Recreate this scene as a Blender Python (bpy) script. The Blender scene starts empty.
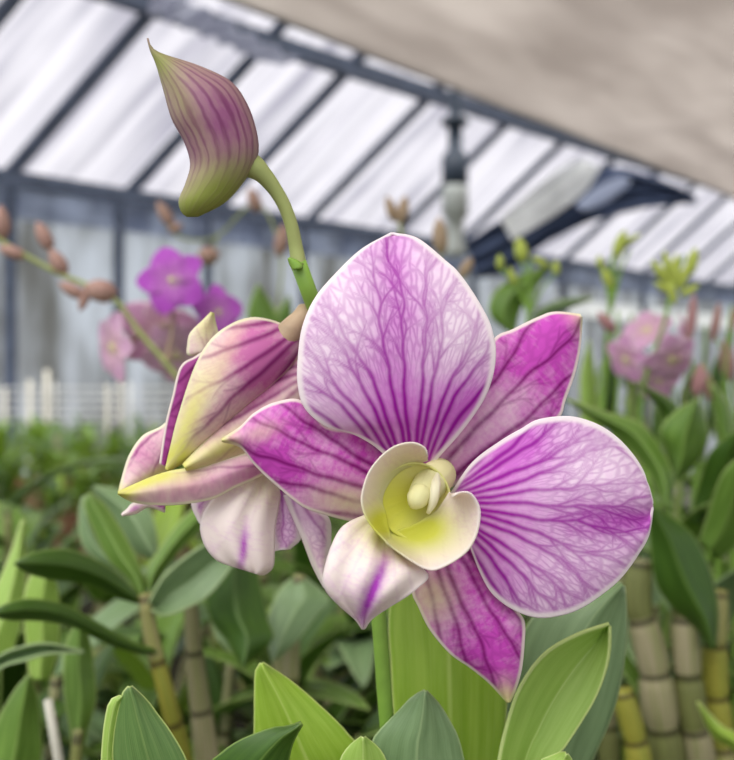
import bpy, math, random
import numpy as np
from mathutils import Vector, Matrix

random.seed(7)
RNG = np.random.default_rng(11)
SC = bpy.context.scene
COL = SC.collection
F, CX, CY, CAMZ = 860.0, 367.0, 380.0, 1.5      # focal length in pixels, image centre, camera height
BED = 1.06                                      # height of the potting bench


def at(px, py, Y):
    """world point seen at a pixel, Y metres in front of the camera"""
    return np.array([(px - CX) / F * Y, Y, CAMZ - (py - CY) / F * Y])


# ------------------------------------------------------------------ objects
ORG = {}


def tag(o, label=None, cat=None, group=None, kind=None):
    if label: o['label'] = label
    if cat: o['category'] = cat
    if group: o['group'] = group
    if kind: o['kind'] = kind
    return o


def thing(name, loc, label, cat, group=None):
    o = bpy.data.objects.new(name, None)
    o.empty_display_size = 0.01
    COL.objects.link(o)
    o.location = [float(c) for c in loc]
    ORG[o.name] = np.array(loc, float)
    return tag(o, label, cat, group)


def mesh_obj(name, verts, faces, mat, parent=None, attrs=None, smooth=True, thick=0, origin=None):
    verts = np.asarray(verts, float)
    if parent is not None:
        org = ORG[parent.name]
    else:
        org = np.array(origin if origin is not None else (0, 0, 0), float)
    me = bpy.data.meshes.new(name)
    me.from_pydata((verts - org).tolist(), [], [tuple(int(i) for i in f) for f in faces])
    if attrs:
        for k, a in attrs.items():
            a = np.asarray(a, np.float32)
            if a.shape[1] == 3:
                at_ = me.attributes.new(k, 'FLOAT_VECTOR', 'POINT'); at_.data.foreach_set('vector', a.ravel())
            else:
                at_ = me.attributes.new(k, 'FLOAT_COLOR', 'POINT'); at_.data.foreach_set('color', a.ravel())
    me.update()
    if smooth:
        me.polygons.foreach_set('use_smooth', [True] * len(me.polygons))
    o = bpy.data.objects.new(name, me)
    COL.objects.link(o)
    if mat: me.materials.append(mat)
    if parent is not None:
        o.parent = parent
    else:
        o.location = org.tolist()
    ORG[o.name] = org
    if thick:
        m = o.modifiers.new('thickness', 'SOLIDIFY'); m.thickness = thick; m.offset = 0
    return o


def copy_tree(o, parent=None):
    c = o.copy(); COL.objects.link(c)
    if parent is not None: c.parent = parent
    for ch in list(o.children):
        copy_tree(ch, c)
    return c


# ------------------------------------------------------------------ curves and surfaces
def spline(pts, n):
    """Catmull-Rom through pts, n samples even by arc length"""
    p = np.asarray(pts, float)
    q = np.vstack([2 * p[0] - p[1], p, 2 * p[-1] - p[-2]])
    out = []
    for i in range(1, len(q) - 2):
        t = np.linspace(0, 1, 24, endpoint=False)[:, None]
        a, b, c, d = q[i - 1], q[i], q[i + 1], q[i + 2]
        out.append(0.5 * (2 * b + (c - a) * t + (2 * a - 5 * b + 4 * c - d) * t ** 2 + (3 * b - a - 3 * c + d) * t ** 3))
    out.append(p[-1:])
    d = np.vstack(out)
    s = np.r_[0, np.cumsum(np.linalg.norm(np.diff(d, axis=0), axis=1))]
    k = np.linspace(0, s[-1], n)
    return np.stack([np.interp(k, s, d[:, j]) for j in range(d.shape[1])], 1)


def grid_faces(nu, nv, wrap=False):
    f = []
    m = nv if wrap else nv - 1
    for i in range(nu - 1):
        for j in range(m):
            k = (j + 1) % nv
            f.append((i * nv + j, i * nv + k, (i + 1) * nv + k, (i + 1) * nv + j))
    return f


def blobs(px, py, bl):
    s = np.zeros_like(px)
    for (cx, cy, rx, ry, rot, amp) in bl:
        a = math.radians(rot)
        dx, dy = px - cx, py - cy
        x = dx * math.cos(a) + dy * math.sin(a); y = -dx * math.sin(a) + dy * math.cos(a)
        s += amp * np.exp(-((x / rx) ** 2 + (y / ry) ** 2))
    return s


def grow_veins(px, py, base, ax, ln, hwmax, cfg):
    """branching veins drawn from the petal base outwards; returns their strength at every vertex"""
    rg = np.random.default_rng(cfg.get('seed', 1))
    x0, y0 = px.min() - 4, py.min() - 4
    SSF = 2.0
    W, Hh = int((px.max() - x0 + 4) * SSF) + 8, int((py.max() - y0 + 4) * SSF) + 8
    ras = np.zeros((Hh, W))
    off = cfg.get('off', .22) * ln
    orig = np.array(base) - ax * off
    R0 = ln + off
    n, spread, bend = cfg['n'], math.radians(cfg['spread']), cfg.get('bend', .5)
    perp = np.array([-ax[1], ax[0]])

    def splat(pts, wid, st):
        for (x, y), w_, s_ in zip(pts, wid, st):
            cx, cy = (x - x0) * SSF, (y - y0) * SSF
            r = int(w_ * SSF * 1.6) + 2
            i0, i1, j0, j1 = int(cy) - r, int(cy) + r + 1, int(cx) - r, int(cx) + r + 1
            if i0 < 0 or j0 < 0 or i1 >= Hh or j1 >= W: continue
            yy, xx = np.mgrid[i0:i1, j0:j1]
            d2 = ((xx - cx) ** 2 + (yy - cy) ** 2) / (w_ * SSF * .62) ** 2
            ras[i0:i1, j0:j1] = np.maximum(ras[i0:i1, j0:j1], s_ * np.exp(-d2))

    def path(p, ang, length, wig, turn):
        m = max(3, int(length / .9)); out = [p]; a = ang; da = 0.0
        for _ in range(m):
            da = .93 * da + rg.normal(0, wig)
            a += da * .3 + turn / m
            p = p + .9 * np.array([math.cos(a), math.sin(a)]); out.append(p)
        return np.array(out), a

    a_ax = math.atan2(ax[1], ax[0])
    for i in range(n):
        t0 = ((i + .5 + rg.uniform(-.18, .18)) / n * 2 - 1) * spread
        if cfg.get('centre') and i == n // 2: t0 = 0.0
        rr = np.linspace(off / R0 * .7, 1.12, 300)
        wigp = sum(a_ * np.sin(rr * f_ + rg.uniform(0, 6.28)) for a_, f_ in ((.030, 9), (.014, 23), (.007, 55)))
        th = t0 * (1 - bend + bend * rr) + wigp * rr * cfg.get('wig', 1.0)
        P_ = orig + R0 * rr[:, None] * (np.cos(th)[:, None] * ax + np.sin(th)[:, None] * perp)
        k = 1 - np.clip((rr - .25) / .9, 0, 1)
        wid = cfg['w0'] * (.45 + .55 * k); st = cfg.get('s0', 1.0) * (.72 + .28 * k)
        splat(P_, wid, st)
        # side veins, alternating, leaning outwards
        s_ = cfg.get('first', .42) + rg.uniform(0, .06); side = 1 if i % 2 else -1
        while s_ < 1.02:
            q = int(np.searchsorted(rr, s_))
            if q >= 298: break
            d = P_[q + 1] - P_[q]; a = math.atan2(d[1], d[0])
            sd = side if rg.random() < .75 else (1 if t0 > 0 else -1)
            lnb = cfg.get('lb', 52) * rg.uniform(.6, 1.3)
            pts, ae = path(P_[q], a + sd * math.radians(rg.uniform(13, 27)), lnb, .022, -sd * .15)
            m = len(pts); f = np.linspace(0, 1, m)
            splat(pts, cfg['w0'] * (.62 - .22 * f), cfg.get('s1', .9) * (1 - .3 * f))
            t_ = rg.uniform(8, 14); sd2 = 1 if rg.random() < .5 else -1
            while t_ < lnb - 6:
                q2 = int(t_ / .9); d = pts[min(q2 + 1, m - 1)] - pts[q2 - 1]; a2 = math.atan2(d[1], d[0])
                p3, _ = path(pts[q2], a2 + sd2 * math.radians(rg.uniform(20, 42)), rg.uniform(10, 24), .025, -sd2 * .2)
                f3 = np.linspace(0, 1, len(p3))
                splat(p3, cfg['w0'] * (.48 - .14 * f3), cfg.get('s2', .75) * (1 - .4 * f3))
                t_ += rg.uniform(7, 12); sd2 = -sd2
            s_ += cfg.get('step', .05) * rg.uniform(.7, 1.3); side = -side
    gx, gy = (px - x0) * SSF, (py - y0) * SSF
    i, j = np.floor(gy).astype(int), np.floor(gx).astype(int); fy, fx = gy - i, gx - j
    return np.clip(ras[i, j] * (1 - fy) * (1 - fx) + ras[i + 1, j] * fy * (1 - fx) + ras[i, j + 1] * (1 - fy) * fx + ras[i + 1, j + 1] * fy * fx, 0, 1)


def sheet(name, L, R, dep, mat, parent, nu=46, nv=34, wash=0.3, washb=(), greenb=(), vs=1.0, N=10, base=None,
          tipg=0.0, thick=0.0005, bow=0.0, curve=0.5, seed=0.0, veins=None):
    """petal or leaf whose outline runs along L and R from base to tip; dep(u, v) gives its distance"""
    l = spline(L, nu); r = spline(R, nu)
    v = np.linspace(-1, 1, nv)[None, :]
    u = np.linspace(0, 1, nu)[:, None] + 0 * v
    w01 = (v + 1) / 2
    px = l[:, :1] * (1 - w01) + r[:, :1] * w01
    py = l[:, 1:] * (1 - w01) + r[:, 1:] * w01
    vv = v + 0 * u
    mid0, mid1 = (l[0] + r[0]) / 2, (l[-1] + r[-1]) / 2
    if base is None: base = mid0
    ax = mid1 - np.asarray(base); ln = np.linalg.norm(ax); ax = ax / ln
    Y = dep(u, vv)
    X = (px - CX) / F * Y; Z = CAMZ - (py - CY) / F * Y
    verts = np.stack([X, Y, Z], -1).reshape(-1, 3)
    hw = np.linalg.norm(l - r, axis=1)[:, None] / 2
    edge = np.minimum((1 - np.abs(vv)) * hw, (1 - u) * ln * 1.2 + 2) / 100
    # vein coordinates: angle round a point behind the base, bent outwards with distance
    dx, dy = px - base[0], py - base[1]
    c = 0.22 * ln
    xx = dx * ax[0] + dy * ax[1] + c; yy = -dx * ax[1] + dy * ax[0]
    rr = np.sqrt(xx ** 2 + yy ** 2) / (ln + c)
    th = np.arctan2(yy, xx)
    w = th / (1 - curve + curve * rr) * N
    g = blobs(px, py, greenb) + tipg * np.clip((u - 0.86) / 0.14, 0, 1) ** 1.5
    wa = wash + blobs(px, py, washb)
    vb = np.full_like(u, vs)
    if veins: vb = vs * grow_veins(px, py, base, ax, ln, hw.max(), veins)
    pig = np.stack([np.clip(wa, 0, 1.2), np.clip(g, 0, 1), vb, np.ones_like(u)], -1).reshape(-1, 4)
    vein = np.stack([w + seed, rr, edge], -1).reshape(-1, 3)
    uvp = np.stack([vv, u, edge], -1).reshape(-1, 3)
    return mesh_obj(name, verts, grid_faces(nu, nv), mat, parent, dict(pig=pig, vein=vein, uvp=uvp), thick=thick)


def frame_tube(pts, radii, seg=12, squash=1.0):
    pts = np.asarray(pts, float)
    T = np.gradient(pts, axis=0); T /= np.linalg.norm(T, axis=1)[:, None] + 1e-12
    ref = np.array([0, 1.0, 0]) if abs(T[0][1]) < 0.9 else np.array([1.0, 0, 0])
    vs = []
    a = np.linspace(0, 2 * math.pi, seg, endpoint=False)
    n = ref - T[0] * ref.dot(T[0]); n /= np.linalg.norm(n)
    for i in range(len(pts)):
        n = n - T[i] * n.dot(T[i]); n /= np.linalg.norm(n) + 1e-12
        b = np.cross(T[i], n)
        vs.append(pts[i] + radii[i] * (np.cos(a)[:, None] * n * squash + np.sin(a)[:, None] * b))
    return np.vstack(vs)


def tube(name, ctrl, radii, mat, parent, n=24, seg=12, pig=(0.3, 0.5, 0.3, 1), origin=None, squash=1.0, thing_tag=None):
    pts = spline(ctrl, n)
    k = np.linspace(0, 1, len(radii)); rad = np.interp(np.linspace(0, 1, n), k, radii)
    v = frame_tube(pts, rad, seg, squash)
    f = grid_faces(n, seg, True)
    c0, c1 = len(v), len(v) + 1
    v = np.vstack([v, pts[:1], pts[-1:]])
    f += [(c0, (j + 1) % seg, j) for j in range(seg)]
    f += [(c1, (n - 1) * seg + j, (n - 1) * seg + (j + 1) % seg) for j in range(seg)]
    uu = np.repeat(np.linspace(0, 1, n), seg); aa = np.tile(np.linspace(-1, 1, seg), n)
    uvp = np.vstack([np.stack([aa, uu, np.ones_like(uu)], 1), [[0, 0, 1], [0, 1, 1]]])
    pg = np.tile(np.array(pig, float), (len(v), 1))
    return mesh_obj(name, v, f, mat, parent, dict(uvp=uvp, vein=uvp * [3, 1, 1], pig=pg), origin=origin)


def inflate(name, L, R, yc, ratio, mat, parent, nu=44, seg=32, wash=0.3, washb=(), greenb=(), vs=1.0, N=3.0, groove=0.0):
    """closed solid with the outline L / R, as deep as it is wide times ratio"""
    l = spline(L, nu); r = spline(R, nu)
    c = (l + r) / 2; h = (r - l) / 2
    a = np.linspace(0, 2 * math.pi, seg, endpoint=False)[None, :]
    u = np.linspace(0, 1, nu)[:, None] + 0 * a
    k = 1 + groove * np.cos(3 * a + 0.6) * np.sin(math.pi * u)
    px = c[:, :1] + h[:, :1] * np.cos(a); py = c[:, 1:] + h[:, 1:] * np.cos(a)
    hw = np.linalg.norm(h, axis=1)[:, None]
    y0 = yc(u)
    Y = y0 - np.sin(a) * hw * ratio * k * y0 / F
    X = (px - CX) / F * Y; Z = CAMZ - (py - CY) / F * Y
    v = np.stack([X, Y, Z], -1).reshape(-1, 3)
    f = grid_faces(nu, seg, True)
    i0, i1 = len(v), len(v) + 1
    v = np.vstack([v, v[:seg].mean(0)[None], v[(nu - 1) * seg:nu * seg].mean(0)[None]])
    f += [(i0, (j + 1) % seg, j) for j in range(seg)]
    f += [(i1, (nu - 1) * seg + j, (nu - 1) * seg + (j + 1) % seg) for j in range(seg)]
    w = (np.abs(((a - math.pi / 2 + math.pi) % (2 * math.pi)) - math.pi)) * N + 0 * u
    pig = np.stack([np.clip(wash + blobs(px, py, washb), 0, 1.2), np.clip(blobs(px, py, greenb), 0, 1), np.full_like(px, vs), np.ones_like(px)], -1).reshape(-1, 4)
    vein = np.stack([w, 0.22 + 0.4 * u, np.ones_like(px)], -1).reshape(-1, 3)
    pig = np.vstack([pig, pig[:1], pig[-1:]]); vein = np.vstack([vein, vein[:1], vein[-1:]])
    return mesh_obj(name, v, f, mat, parent, dict(pig=pig, vein=vein, uvp=vein))


def box_mesh(c, s, rot=None):
    v = np.array([[x, y, z] for x in (-.5, .5) for y in (-.5, .5) for z in (-.5, .5)]) * np.array(s)
    if rot is not None: v = v @ np.array(rot).T
    f = [(0, 1, 3, 2), (4, 6, 7, 5), (0, 4, 5, 1), (2, 3, 7, 6), (0, 2, 6, 4), (1, 5, 7, 3)]
    return v + np.array(c), f


def beam(name, a, b, w, h, mat, parent=None, up=(0, 0, 1), origin=None):
    """bar from a to b, w wide and h deep along up"""
    a, b = np.array(a, float), np.array(b, float)
    d = b - a; ln = np.linalg.norm(d); d /= ln
    s = np.cross(d, up); s /= np.linalg.norm(s); t = np.cross(s, d)
    R = np.stack([d, s, t], 1)
    v, f = box_mesh((a + b) / 2, (ln, w, h), R)
    return mesh_obj(name, v, f, mat, parent, smooth=False, origin=(a if origin is None else origin))


# ------------------------------------------------------------------ materials
def lin(r, g, b):
    f = lambda c: (c / 255 / 12.92) if c / 255 <= 0.04045 else ((c / 255 + 0.055) / 1.055) ** 2.4
    return (f(r), f(g), f(b), 1)


class NT:
    def __init__(s, name):
        s.m = bpy.data.materials.new(name); s.m.use_nodes = True
        s.t = s.m.node_tree; s.t.nodes.clear()

    def n(s, typ, **kw):
        nd = s.t.nodes.new(typ)
        for k, v in kw.items(): setattr(nd, k, v)
        return nd

    def put(s, inp, v):
        if isinstance(v, bpy.types.NodeSocket): s.t.links.new(v, inp)
        else: inp.default_value = v

    def math(s, op, a, b=0.0, c=0.0, clamp=False):
        nd = s.n('ShaderNodeMath', operation=op, use_clamp=clamp)
        s.put(nd.inputs[0], a); s.put(nd.inputs[1], b); s.put(nd.inputs[2], c)
        return nd.outputs[0]

    def smooth(s, x, a, b, lo=0.0, hi=1.0):
        nd = s.n('ShaderNodeMapRange', interpolation_type='SMOOTHSTEP')
        s.put(nd.inputs[0], x)
        for i, v in zip((1, 2, 3, 4), (a, b, lo, hi)): s.put(nd.inputs[i], v)
        return nd.outputs[0]

    def mix(s, f, a, b, blend='MIX'):
        nd = s.n('ShaderNodeMix', data_type='RGBA', blend_type=blend)
        s.put(nd.inputs[0], f); s.put(nd.inputs[6], a); s.put(nd.inputs[7], b)
        return nd.outputs[2]

    def attr(s, name):
        nd = s.n('ShaderNodeAttribute'); nd.attribute_name = name
        return nd

    def sep(s, v):
        nd = s.n('ShaderNodeSeparateXYZ'); s.put(nd.inputs[0], v); return nd.outputs

    def comb(s, x, y, z=0.0):
        nd = s.n('ShaderNodeCombineXYZ')
        for i, q in enumerate((x, y, z)): s.put(nd.inputs[i], q)
        return nd.outputs[0]

    def noise(s, vec, scale, detail=2.0, rough=0.5):
        nd = s.n('ShaderNodeTexNoise')
        if vec is not None: s.put(nd.inputs['Vector'], vec)
        nd.inputs['Scale'].default_value = scale; nd.inputs['Detail'].default_value = detail; nd.inputs['Roughness'].default_value = rough
        return nd.outputs[0]

    def out(s, col, rough=0.5, transl=0.3, spec=0.4, tcol=None, bump=None, alpha=None, bdist=0.001, bstr=0.3):
        p = s.n('ShaderNodeBsdfPrincipled')
        s.put(p.inputs['Base Color'], col); p.inputs['Roughness'].default_value = rough
        p.inputs['Specular IOR Level'].default_value = spec
        if bump is not None:
            b = s.n('ShaderNodeBump'); b.inputs['Strength'].default_value = bstr; b.inputs['Distance'].default_value = bdist
            s.put(b.inputs['Height'], bump); s.t.links.new(b.outputs[0], p.inputs['Normal'])
        sh = p.outputs[0]
        if transl > 0:
            t = s.n('ShaderNodeBsdfTranslucent'); s.put(t.inputs[0], tcol if tcol is not None else col)
            mx = s.n('ShaderNodeMixShader'); mx.inputs[0].default_value = transl
            s.t.links.new(sh, mx.inputs[1]); s.t.links.new(t.outputs[0], mx.inputs[2]); sh = mx.outputs[0]
        if alpha is not None:
            tr = s.n('ShaderNodeBsdfTransparent')
            mx = s.n('ShaderNodeMixShader'); s.put(mx.inputs[0], alpha)
            s.t.links.new(tr.outputs[0], mx.inputs[1]); s.t.links.new(sh, mx.inputs[2]); sh = mx.outputs[0]
        o = s.n('ShaderNodeOutputMaterial'); s.t.links.new(sh, o.inputs[0])
        return s.m


def petal_mat(name, pale, light, dark, green, transl=0.3, net=1.0, margin=None, mw=0.035, rough=0.55, amp=0.9, lw=0.27, grown=False, mottle=0.6):
    k = NT(name)
    w, r, e = k.sep(k.attr('vein').outputs['Vector'])
    wa, g, vs = k.sep(k.attr('pig').outputs['Vector'])
    nv = k.comb(k.math('MULTIPLY', w, 0.45), k.math('MULTIPLY', r, 7.0), 0.3)
    n1 = k.math('SUBTRACT', k.noise(nv, 1.0, 3.0, 0.6), 0.5)
    wn = k.math('MULTIPLY_ADD', n1, k.math('MULTIPLY', r, amp * 1.1), w)
    lwv = k.math('MULTIPLY', k.math('SUBTRACT', 1.2, k.math('MULTIPLY', r, 0.75)), lw)
    d = k.math('ABSOLUTE', k.math('SUBTRACT', k.math('FRACT', wn), 0.5))
    line = k.smooth(d, k.math('MULTIPLY', lwv, 0.15), lwv, 1.0, 0.0)
    wb = k.math('MULTIPLY_ADD', n1, k.math('MULTIPLY', r, 1.6), k.math('MULTIPLY', w, 2.0))
    d2 = k.math('ABSOLUTE', k.math('SUBTRACT', k.math('FRACT', wb), 0.5))
    line2 = k.smooth(d2, 0.04, 0.24, 1.0, 0.0)
    vo = k.n('ShaderNodeTexVoronoi', feature='DISTANCE_TO_EDGE', voronoi_dimensions='2D')
    k.put(vo.inputs['Vector'], k.comb(k.math('MULTIPLY_ADD', n1, 1.4, k.math('MULTIPLY', w, 3.6 if grown else 2.7)), k.math('MULTIPLY_ADD', n1, 1.0, k.math('MULTIPLY', r, 14.0 if grown else 11.0))))
    vo.inputs['Scale'].default_value = 1.0
    netl = k.smooth(vo.outputs['Distance'], 0.02, 0.30, 1.0, 0.0)
    far = k.smooth(r, 0.36, 0.68)
    br = k.math('MULTIPLY', line2, k.math('MULTIPLY', k.smooth(r, 0.45, 0.62), 0.55 * net))
    V = k.math('MAXIMUM', k.math('MULTIPLY', line, k.math('MULTIPLY_ADD', far, -0.35, 1.0)), k.math('MULTIPLY', netl, k.math('MULTIPLY', far, 0.95 * net)))
    V = k.math('MAXIMUM', V, br)
    fine = k.noise(k.comb(k.math('MULTIPLY', w, 1.6), k.math('MULTIPLY', r, 26.0), 2.0), 1.0, 3.0, 0.6)
    patch = k.noise(k.comb(k.math('MULTIPLY', w, 0.25), k.math('MULTIPLY', r, 4.0), 5.0), 1.0, 2.0)
    fine = k.math('SUBTRACT', k.math('ADD', fine, k.math('MULTIPLY', patch, 0.8)), 0.9)
    W = k.math('MULTIPLY_ADD', fine, mottle, wa, clamp=True)
    lightf = k.math('MULTIPLY', W, 0.95)
    col = k.mix(lightf, pale, light)
    vq = k.math('MAXIMUM', vs, k.math('MULTIPLY', netl, k.math('MULTIPLY', far, 0.45 * net))) if grown else k.math('MULTIPLY', V, vs)
    vv = k.math('MULTIPLY', vq, k.math('MULTIPLY_ADD', W, 0.6, 0.62), clamp=True)
    col = k.mix(vv, col, dark)
    col = k.mix(k.smooth(e, mw * 0.35, mw, 0.92, 0.0), col, margin or pale)
    col = k.mix(k.math('MULTIPLY', g, k.math('MULTIPLY_ADD', vv, -0.5, 1.0)), col, green)
    return k.out(col, rough=rough, transl=transl, spec=0.25, bump=(vs if grown else line), bstr=0.12, bdist=0.0004)


def leaf_mat(name, c1, c2, edgec, rough=0.42, transl=0.3, spec=0.45, rib=0.35):
    k = NT(name)
    v, u, e = k.sep(k.attr('uvp').outputs['Vector'])
    av = k.math('ABSOLUTE', v)
    n = k.noise(k.comb(k.math('MULTIPLY', v, 5.0), k.math('MULTIPLY', u, 3.0)), 1.0, 4.0, 0.6)
    st = k.noise(k.comb(k.math('MULTIPLY', v, 34.0), k.math('MULTIPLY', u, 1.5)), 1.0, 1.0)
    col = k.mix(k.smooth(n, 0.3, 0.7), c1, c2)
    col = k.mix(k.math('MULTIPLY', k.smooth(st, 0.4, 0.7), 0.10), col, edgec)
    ribf = k.smooth(av, 0.012, 0.045, 1.0, 0.0)
    col = k.mix(k.math('MULTIPLY', ribf, rib), col, edgec)
    col = k.mix(k.smooth(e, 0.008, 0.022, 0.8, 0.0), col, edgec)
    tc = k.mix(0.5, col, (0.35, 0.55, 0.03, 1))
    return k.out(col, rough=rough, transl=transl, spec=spec, tcol=tc, bump=k.math('ADD', st, ribf), bstr=0.15, bdist=0.0005)


def plain(name, col, rough=0.6, transl=0.0, spec=0.3, var=0.25, scale=20.0, stretch=(1, 1, 1), bump=False):
    k = NT(name)
    tc = k.n('ShaderNodeTexCoord')
    mp = k.n('ShaderNodeMapping'); mp.inputs['Scale'].default_value = stretch
    k.t.links.new(tc.outputs['Object'], mp.inputs[0])
    n = k.noise(mp.outputs[0], scale, 4.0, 0.6)
    dk = tuple(c * (1 - var) for c in col[:3]) + (1,); lt = tuple(min(1, c * (1 + var)) for c in col[:3]) + (1,)
    return k.out(k.mix(k.smooth(n, 0.3, 0.7), dk, lt), rough=rough, transl=transl, spec=spec, bump=n if bump else None, bdist=0.004, bstr=0.5)


def cane_mat(name, sheathA, sheathB, ring, green, nj=7.0):
    """jointed cane: papery sheaths of two tones, a dark ring at every node"""
    k = NT(name)
    v, u, e = k.sep(k.attr('uvp').outputs['Vector'])
    s = k.math('MULTIPLY', u, nj)
    fl = k.math('FLOOR', s); fr = k.math('FRACT', s)
    wn = k.n('ShaderNodeTexWhiteNoise', noise_dimensions='2D')
    oi = k.n('ShaderNodeObjectInfo')
    k.put(wn.inputs['Vector'], k.comb(fl, oi.outputs['Random']))
    col = k.mix(k.smooth(wn.outputs[0], 0.2, 0.7), sheathA, sheathB)
    st = k.noise(k.comb(k.math('MULTIPLY', v, 14.0), k.math('MULTIPLY', u, 5.0)), 1.0, 3.0)
    col = k.mix(k.math('MULTIPLY', k.smooth(st, 0.4, 0.6), 0.7), col, green)
    col = k.mix(k.smooth(k.math('ABSOLUTE', k.math('SUBTRACT', fr, 0.93)), 0.02, 0.08, 0.85, 0.0), col, ring)
    return k.out(col, rough=0.55, transl=0.0, spec=0.3, bump=st, bstr=0.3, bdist=0.001)


PALE = lin(238, 214, 234)
M = {}
M['petal'] = petal_mat('petal_skin', lin(252, 234, 246), lin(216, 108, 212), lin(162, 24, 162), lin(228, 226, 170), margin=lin(252, 242, 242), mw=0.08, grown=True, mottle=0.55)
M['sepal'] = petal_mat('sepal_skin', lin(252, 224, 236), lin(212, 62, 196), lin(140, 10, 120), lin(228, 224, 140), margin=lin(248, 236, 226), mw=0.045, grown=True, mottle=1.1, net=0.35)
M['lip'] = petal_mat('lip_skin', lin(246, 233, 228), lin(192, 56, 204), lin(172, 40, 190), lin(208, 208, 70), margin=lin(246, 234, 232), mw=0.03, net=0.0, transl=0.35)
M['throat'] = petal_mat('throat_skin', lin(242, 240, 176), lin(234, 230, 150), lin(214, 208, 120), lin(228, 228, 92), margin=lin(220, 215, 120), mw=0.03, net=0.0, transl=0.35)
M['column'] = petal_mat('column_skin', lin(246, 240, 214), lin(238, 232, 180), lin(210, 200, 140), lin(234, 230, 140), net=0.0, mw=0.001)
M['side'] = petal_mat('outer_sepal_skin', lin(252, 240, 224), lin(214, 110, 180), lin(150, 50, 122), lin(224, 220, 112), margin=lin(246, 240, 212), mw=0.04, grown=True, mottle=0.7, net=0.35)
M['inner'] = petal_mat('inner_petal_face', lin(210, 150, 190), lin(158, 54, 134), lin(120, 20, 100), lin(226, 222, 146), margin=lin(244, 232, 220), mw=0.03, grown=True, mottle=0.4)
M['bud'] = petal_mat('bud_skin', lin(160, 142, 118), lin(134, 70, 114), lin(100, 32, 80), lin(132, 140, 62), net=0.3, mw=0.001, transl=0.05, amp=4.0, lw=0.36, mottle=0.9)
M['far_pink'] = petal_mat('pale_pink_petal_skin', lin(244, 214, 230), lin(222, 140, 204), lin(170, 70, 160), lin(228, 214, 150), net=0.3)
M['far_purple'] = petal_mat('violet_petal_skin', lin(214, 130, 220), lin(190, 70, 200), lin(160, 40, 176), lin(226, 200, 190), net=0.2, mw=0.01)
M['far_bud'] = petal_mat('dusky_bud_skin', lin(196, 152, 150), lin(170, 104, 122), lin(118, 62, 82), lin(156, 160, 88), net=0.2, mw=0.001, transl=0.1)
M['green_bud'] = petal_mat('green_bud_skin', lin(186, 196, 96), lin(160, 180, 84), lin(120, 140, 60), lin(190, 200, 90), net=0.2, mw=0.001, transl=0.1)
M['stem'] = plain('stem_skin', lin(128, 164, 66), 0.45, 0.1, 0.4, 0.15, 60)
M['bud_stem'] = plain('bud_stalk_skin', lin(160, 168, 104), 0.5, 0.1, 0.3, 0.15, 60)
M['ovary'] = plain('flower_stalk_skin', lin(186, 160, 130), 0.5, 0.1, 0.3, 0.2, 80)
M['leaf_bright'] = leaf_mat('bright_leaf_skin', lin(146, 182, 50), lin(172, 202, 76), lin(218, 230, 140), transl=0.35)
M['leaf_lime'] = leaf_mat('lime_leaf_skin', lin(152, 186, 80), lin(172, 202, 100), lin(222, 234, 156), transl=0.35)
M['leaf_grey'] = leaf_mat('grey_green_leaf_skin', lin(102, 128, 84), lin(124, 150, 104), lin(170, 190, 136), transl=0.18, rough=0.45)
M['leaf_mid'] = leaf_mat('mid_green_leaf_skin', lin(88, 124, 42), lin(116, 150, 62), lin(178, 198, 118), transl=0.3)
M['leaf_dark'] = leaf_mat('dark_leaf_skin', lin(50, 82, 20), lin(68, 102, 30), lin(128, 154, 74), transl=0.25)
M['leaf_front'] = leaf_mat('front_leaf_skin', lin(80, 112, 56), lin(98, 132, 70), lin(204, 218, 132), transl=0.2, rib=0.1)
M['cane'] = cane_mat('papery_cane', lin(124, 124, 74), lin(150, 142, 112), lin(60, 56, 30), lin(132, 140, 76))
M['cane_yellow'] = cane_mat('yellow_cane', lin(176, 168, 60), lin(150, 150, 66), lin(96, 80, 30), lin(150, 160, 60))
M['cane_old'] = cane_mat('sheathed_old_cane', lin(96, 98, 56), lin(146, 136, 108), lin(52, 48, 26), lin(112, 118, 66), 13.0)
M['cane_ripe'] = cane_mat('ripe_yellow_cane', lin(140, 134, 50), lin(150, 142, 98), lin(66, 54, 26), lin(120, 128, 50), 13.0)
M['steel'] = plain('painted_steel', lin(78, 86, 104), 0.5, 0, 0.4, 0.2, 6)
M['dark_cloth'] = plain('dark_shade_cloth', lin(58, 68, 92), 0.8, 0.15, 0.2, 0.35, 5, bump=True)
M['black_plastic'] = plain('black_plastic', lin(44, 54, 68), 0.45, 0, 0.4, 0.15, 30)
M['clear_plastic'] = plain('milky_plastic', lin(196, 200, 196), 0.3, 0.4, 0.5, 0.1, 30)
M['white_wire'] = plain('white_wire', lin(214, 214, 210), 0.5, 0, 0.4, 0.1, 20)
M['stake'] = plain('whitish_stake', lin(205, 200, 186), 0.6, 0, 0.3, 0.15, 30)
M['bark'] = plain('bark_bedding', lin(40, 38, 26), 0.9, 0, 0.1, 0.5, 60, bump=True)
M['wood'] = plain('weathered_bench_wood', lin(110, 100, 86), 0.8, 0, 0.2, 0.25, 8, (1, 12, 1))
M['clay'] = plain('terracotta', lin(140, 100, 78), 0.8, 0, 0.2, 0.2, 15)
M['gravel'] = plain('gravel_ground', lin(110, 106, 98), 0.95, 0, 0.1, 0.3, 40, bump=True)
M['kerb'] = plain('white_wall_panel', lin(244, 244, 242), 0.6, 0.92, 0.3, 0.1, 3)


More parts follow.
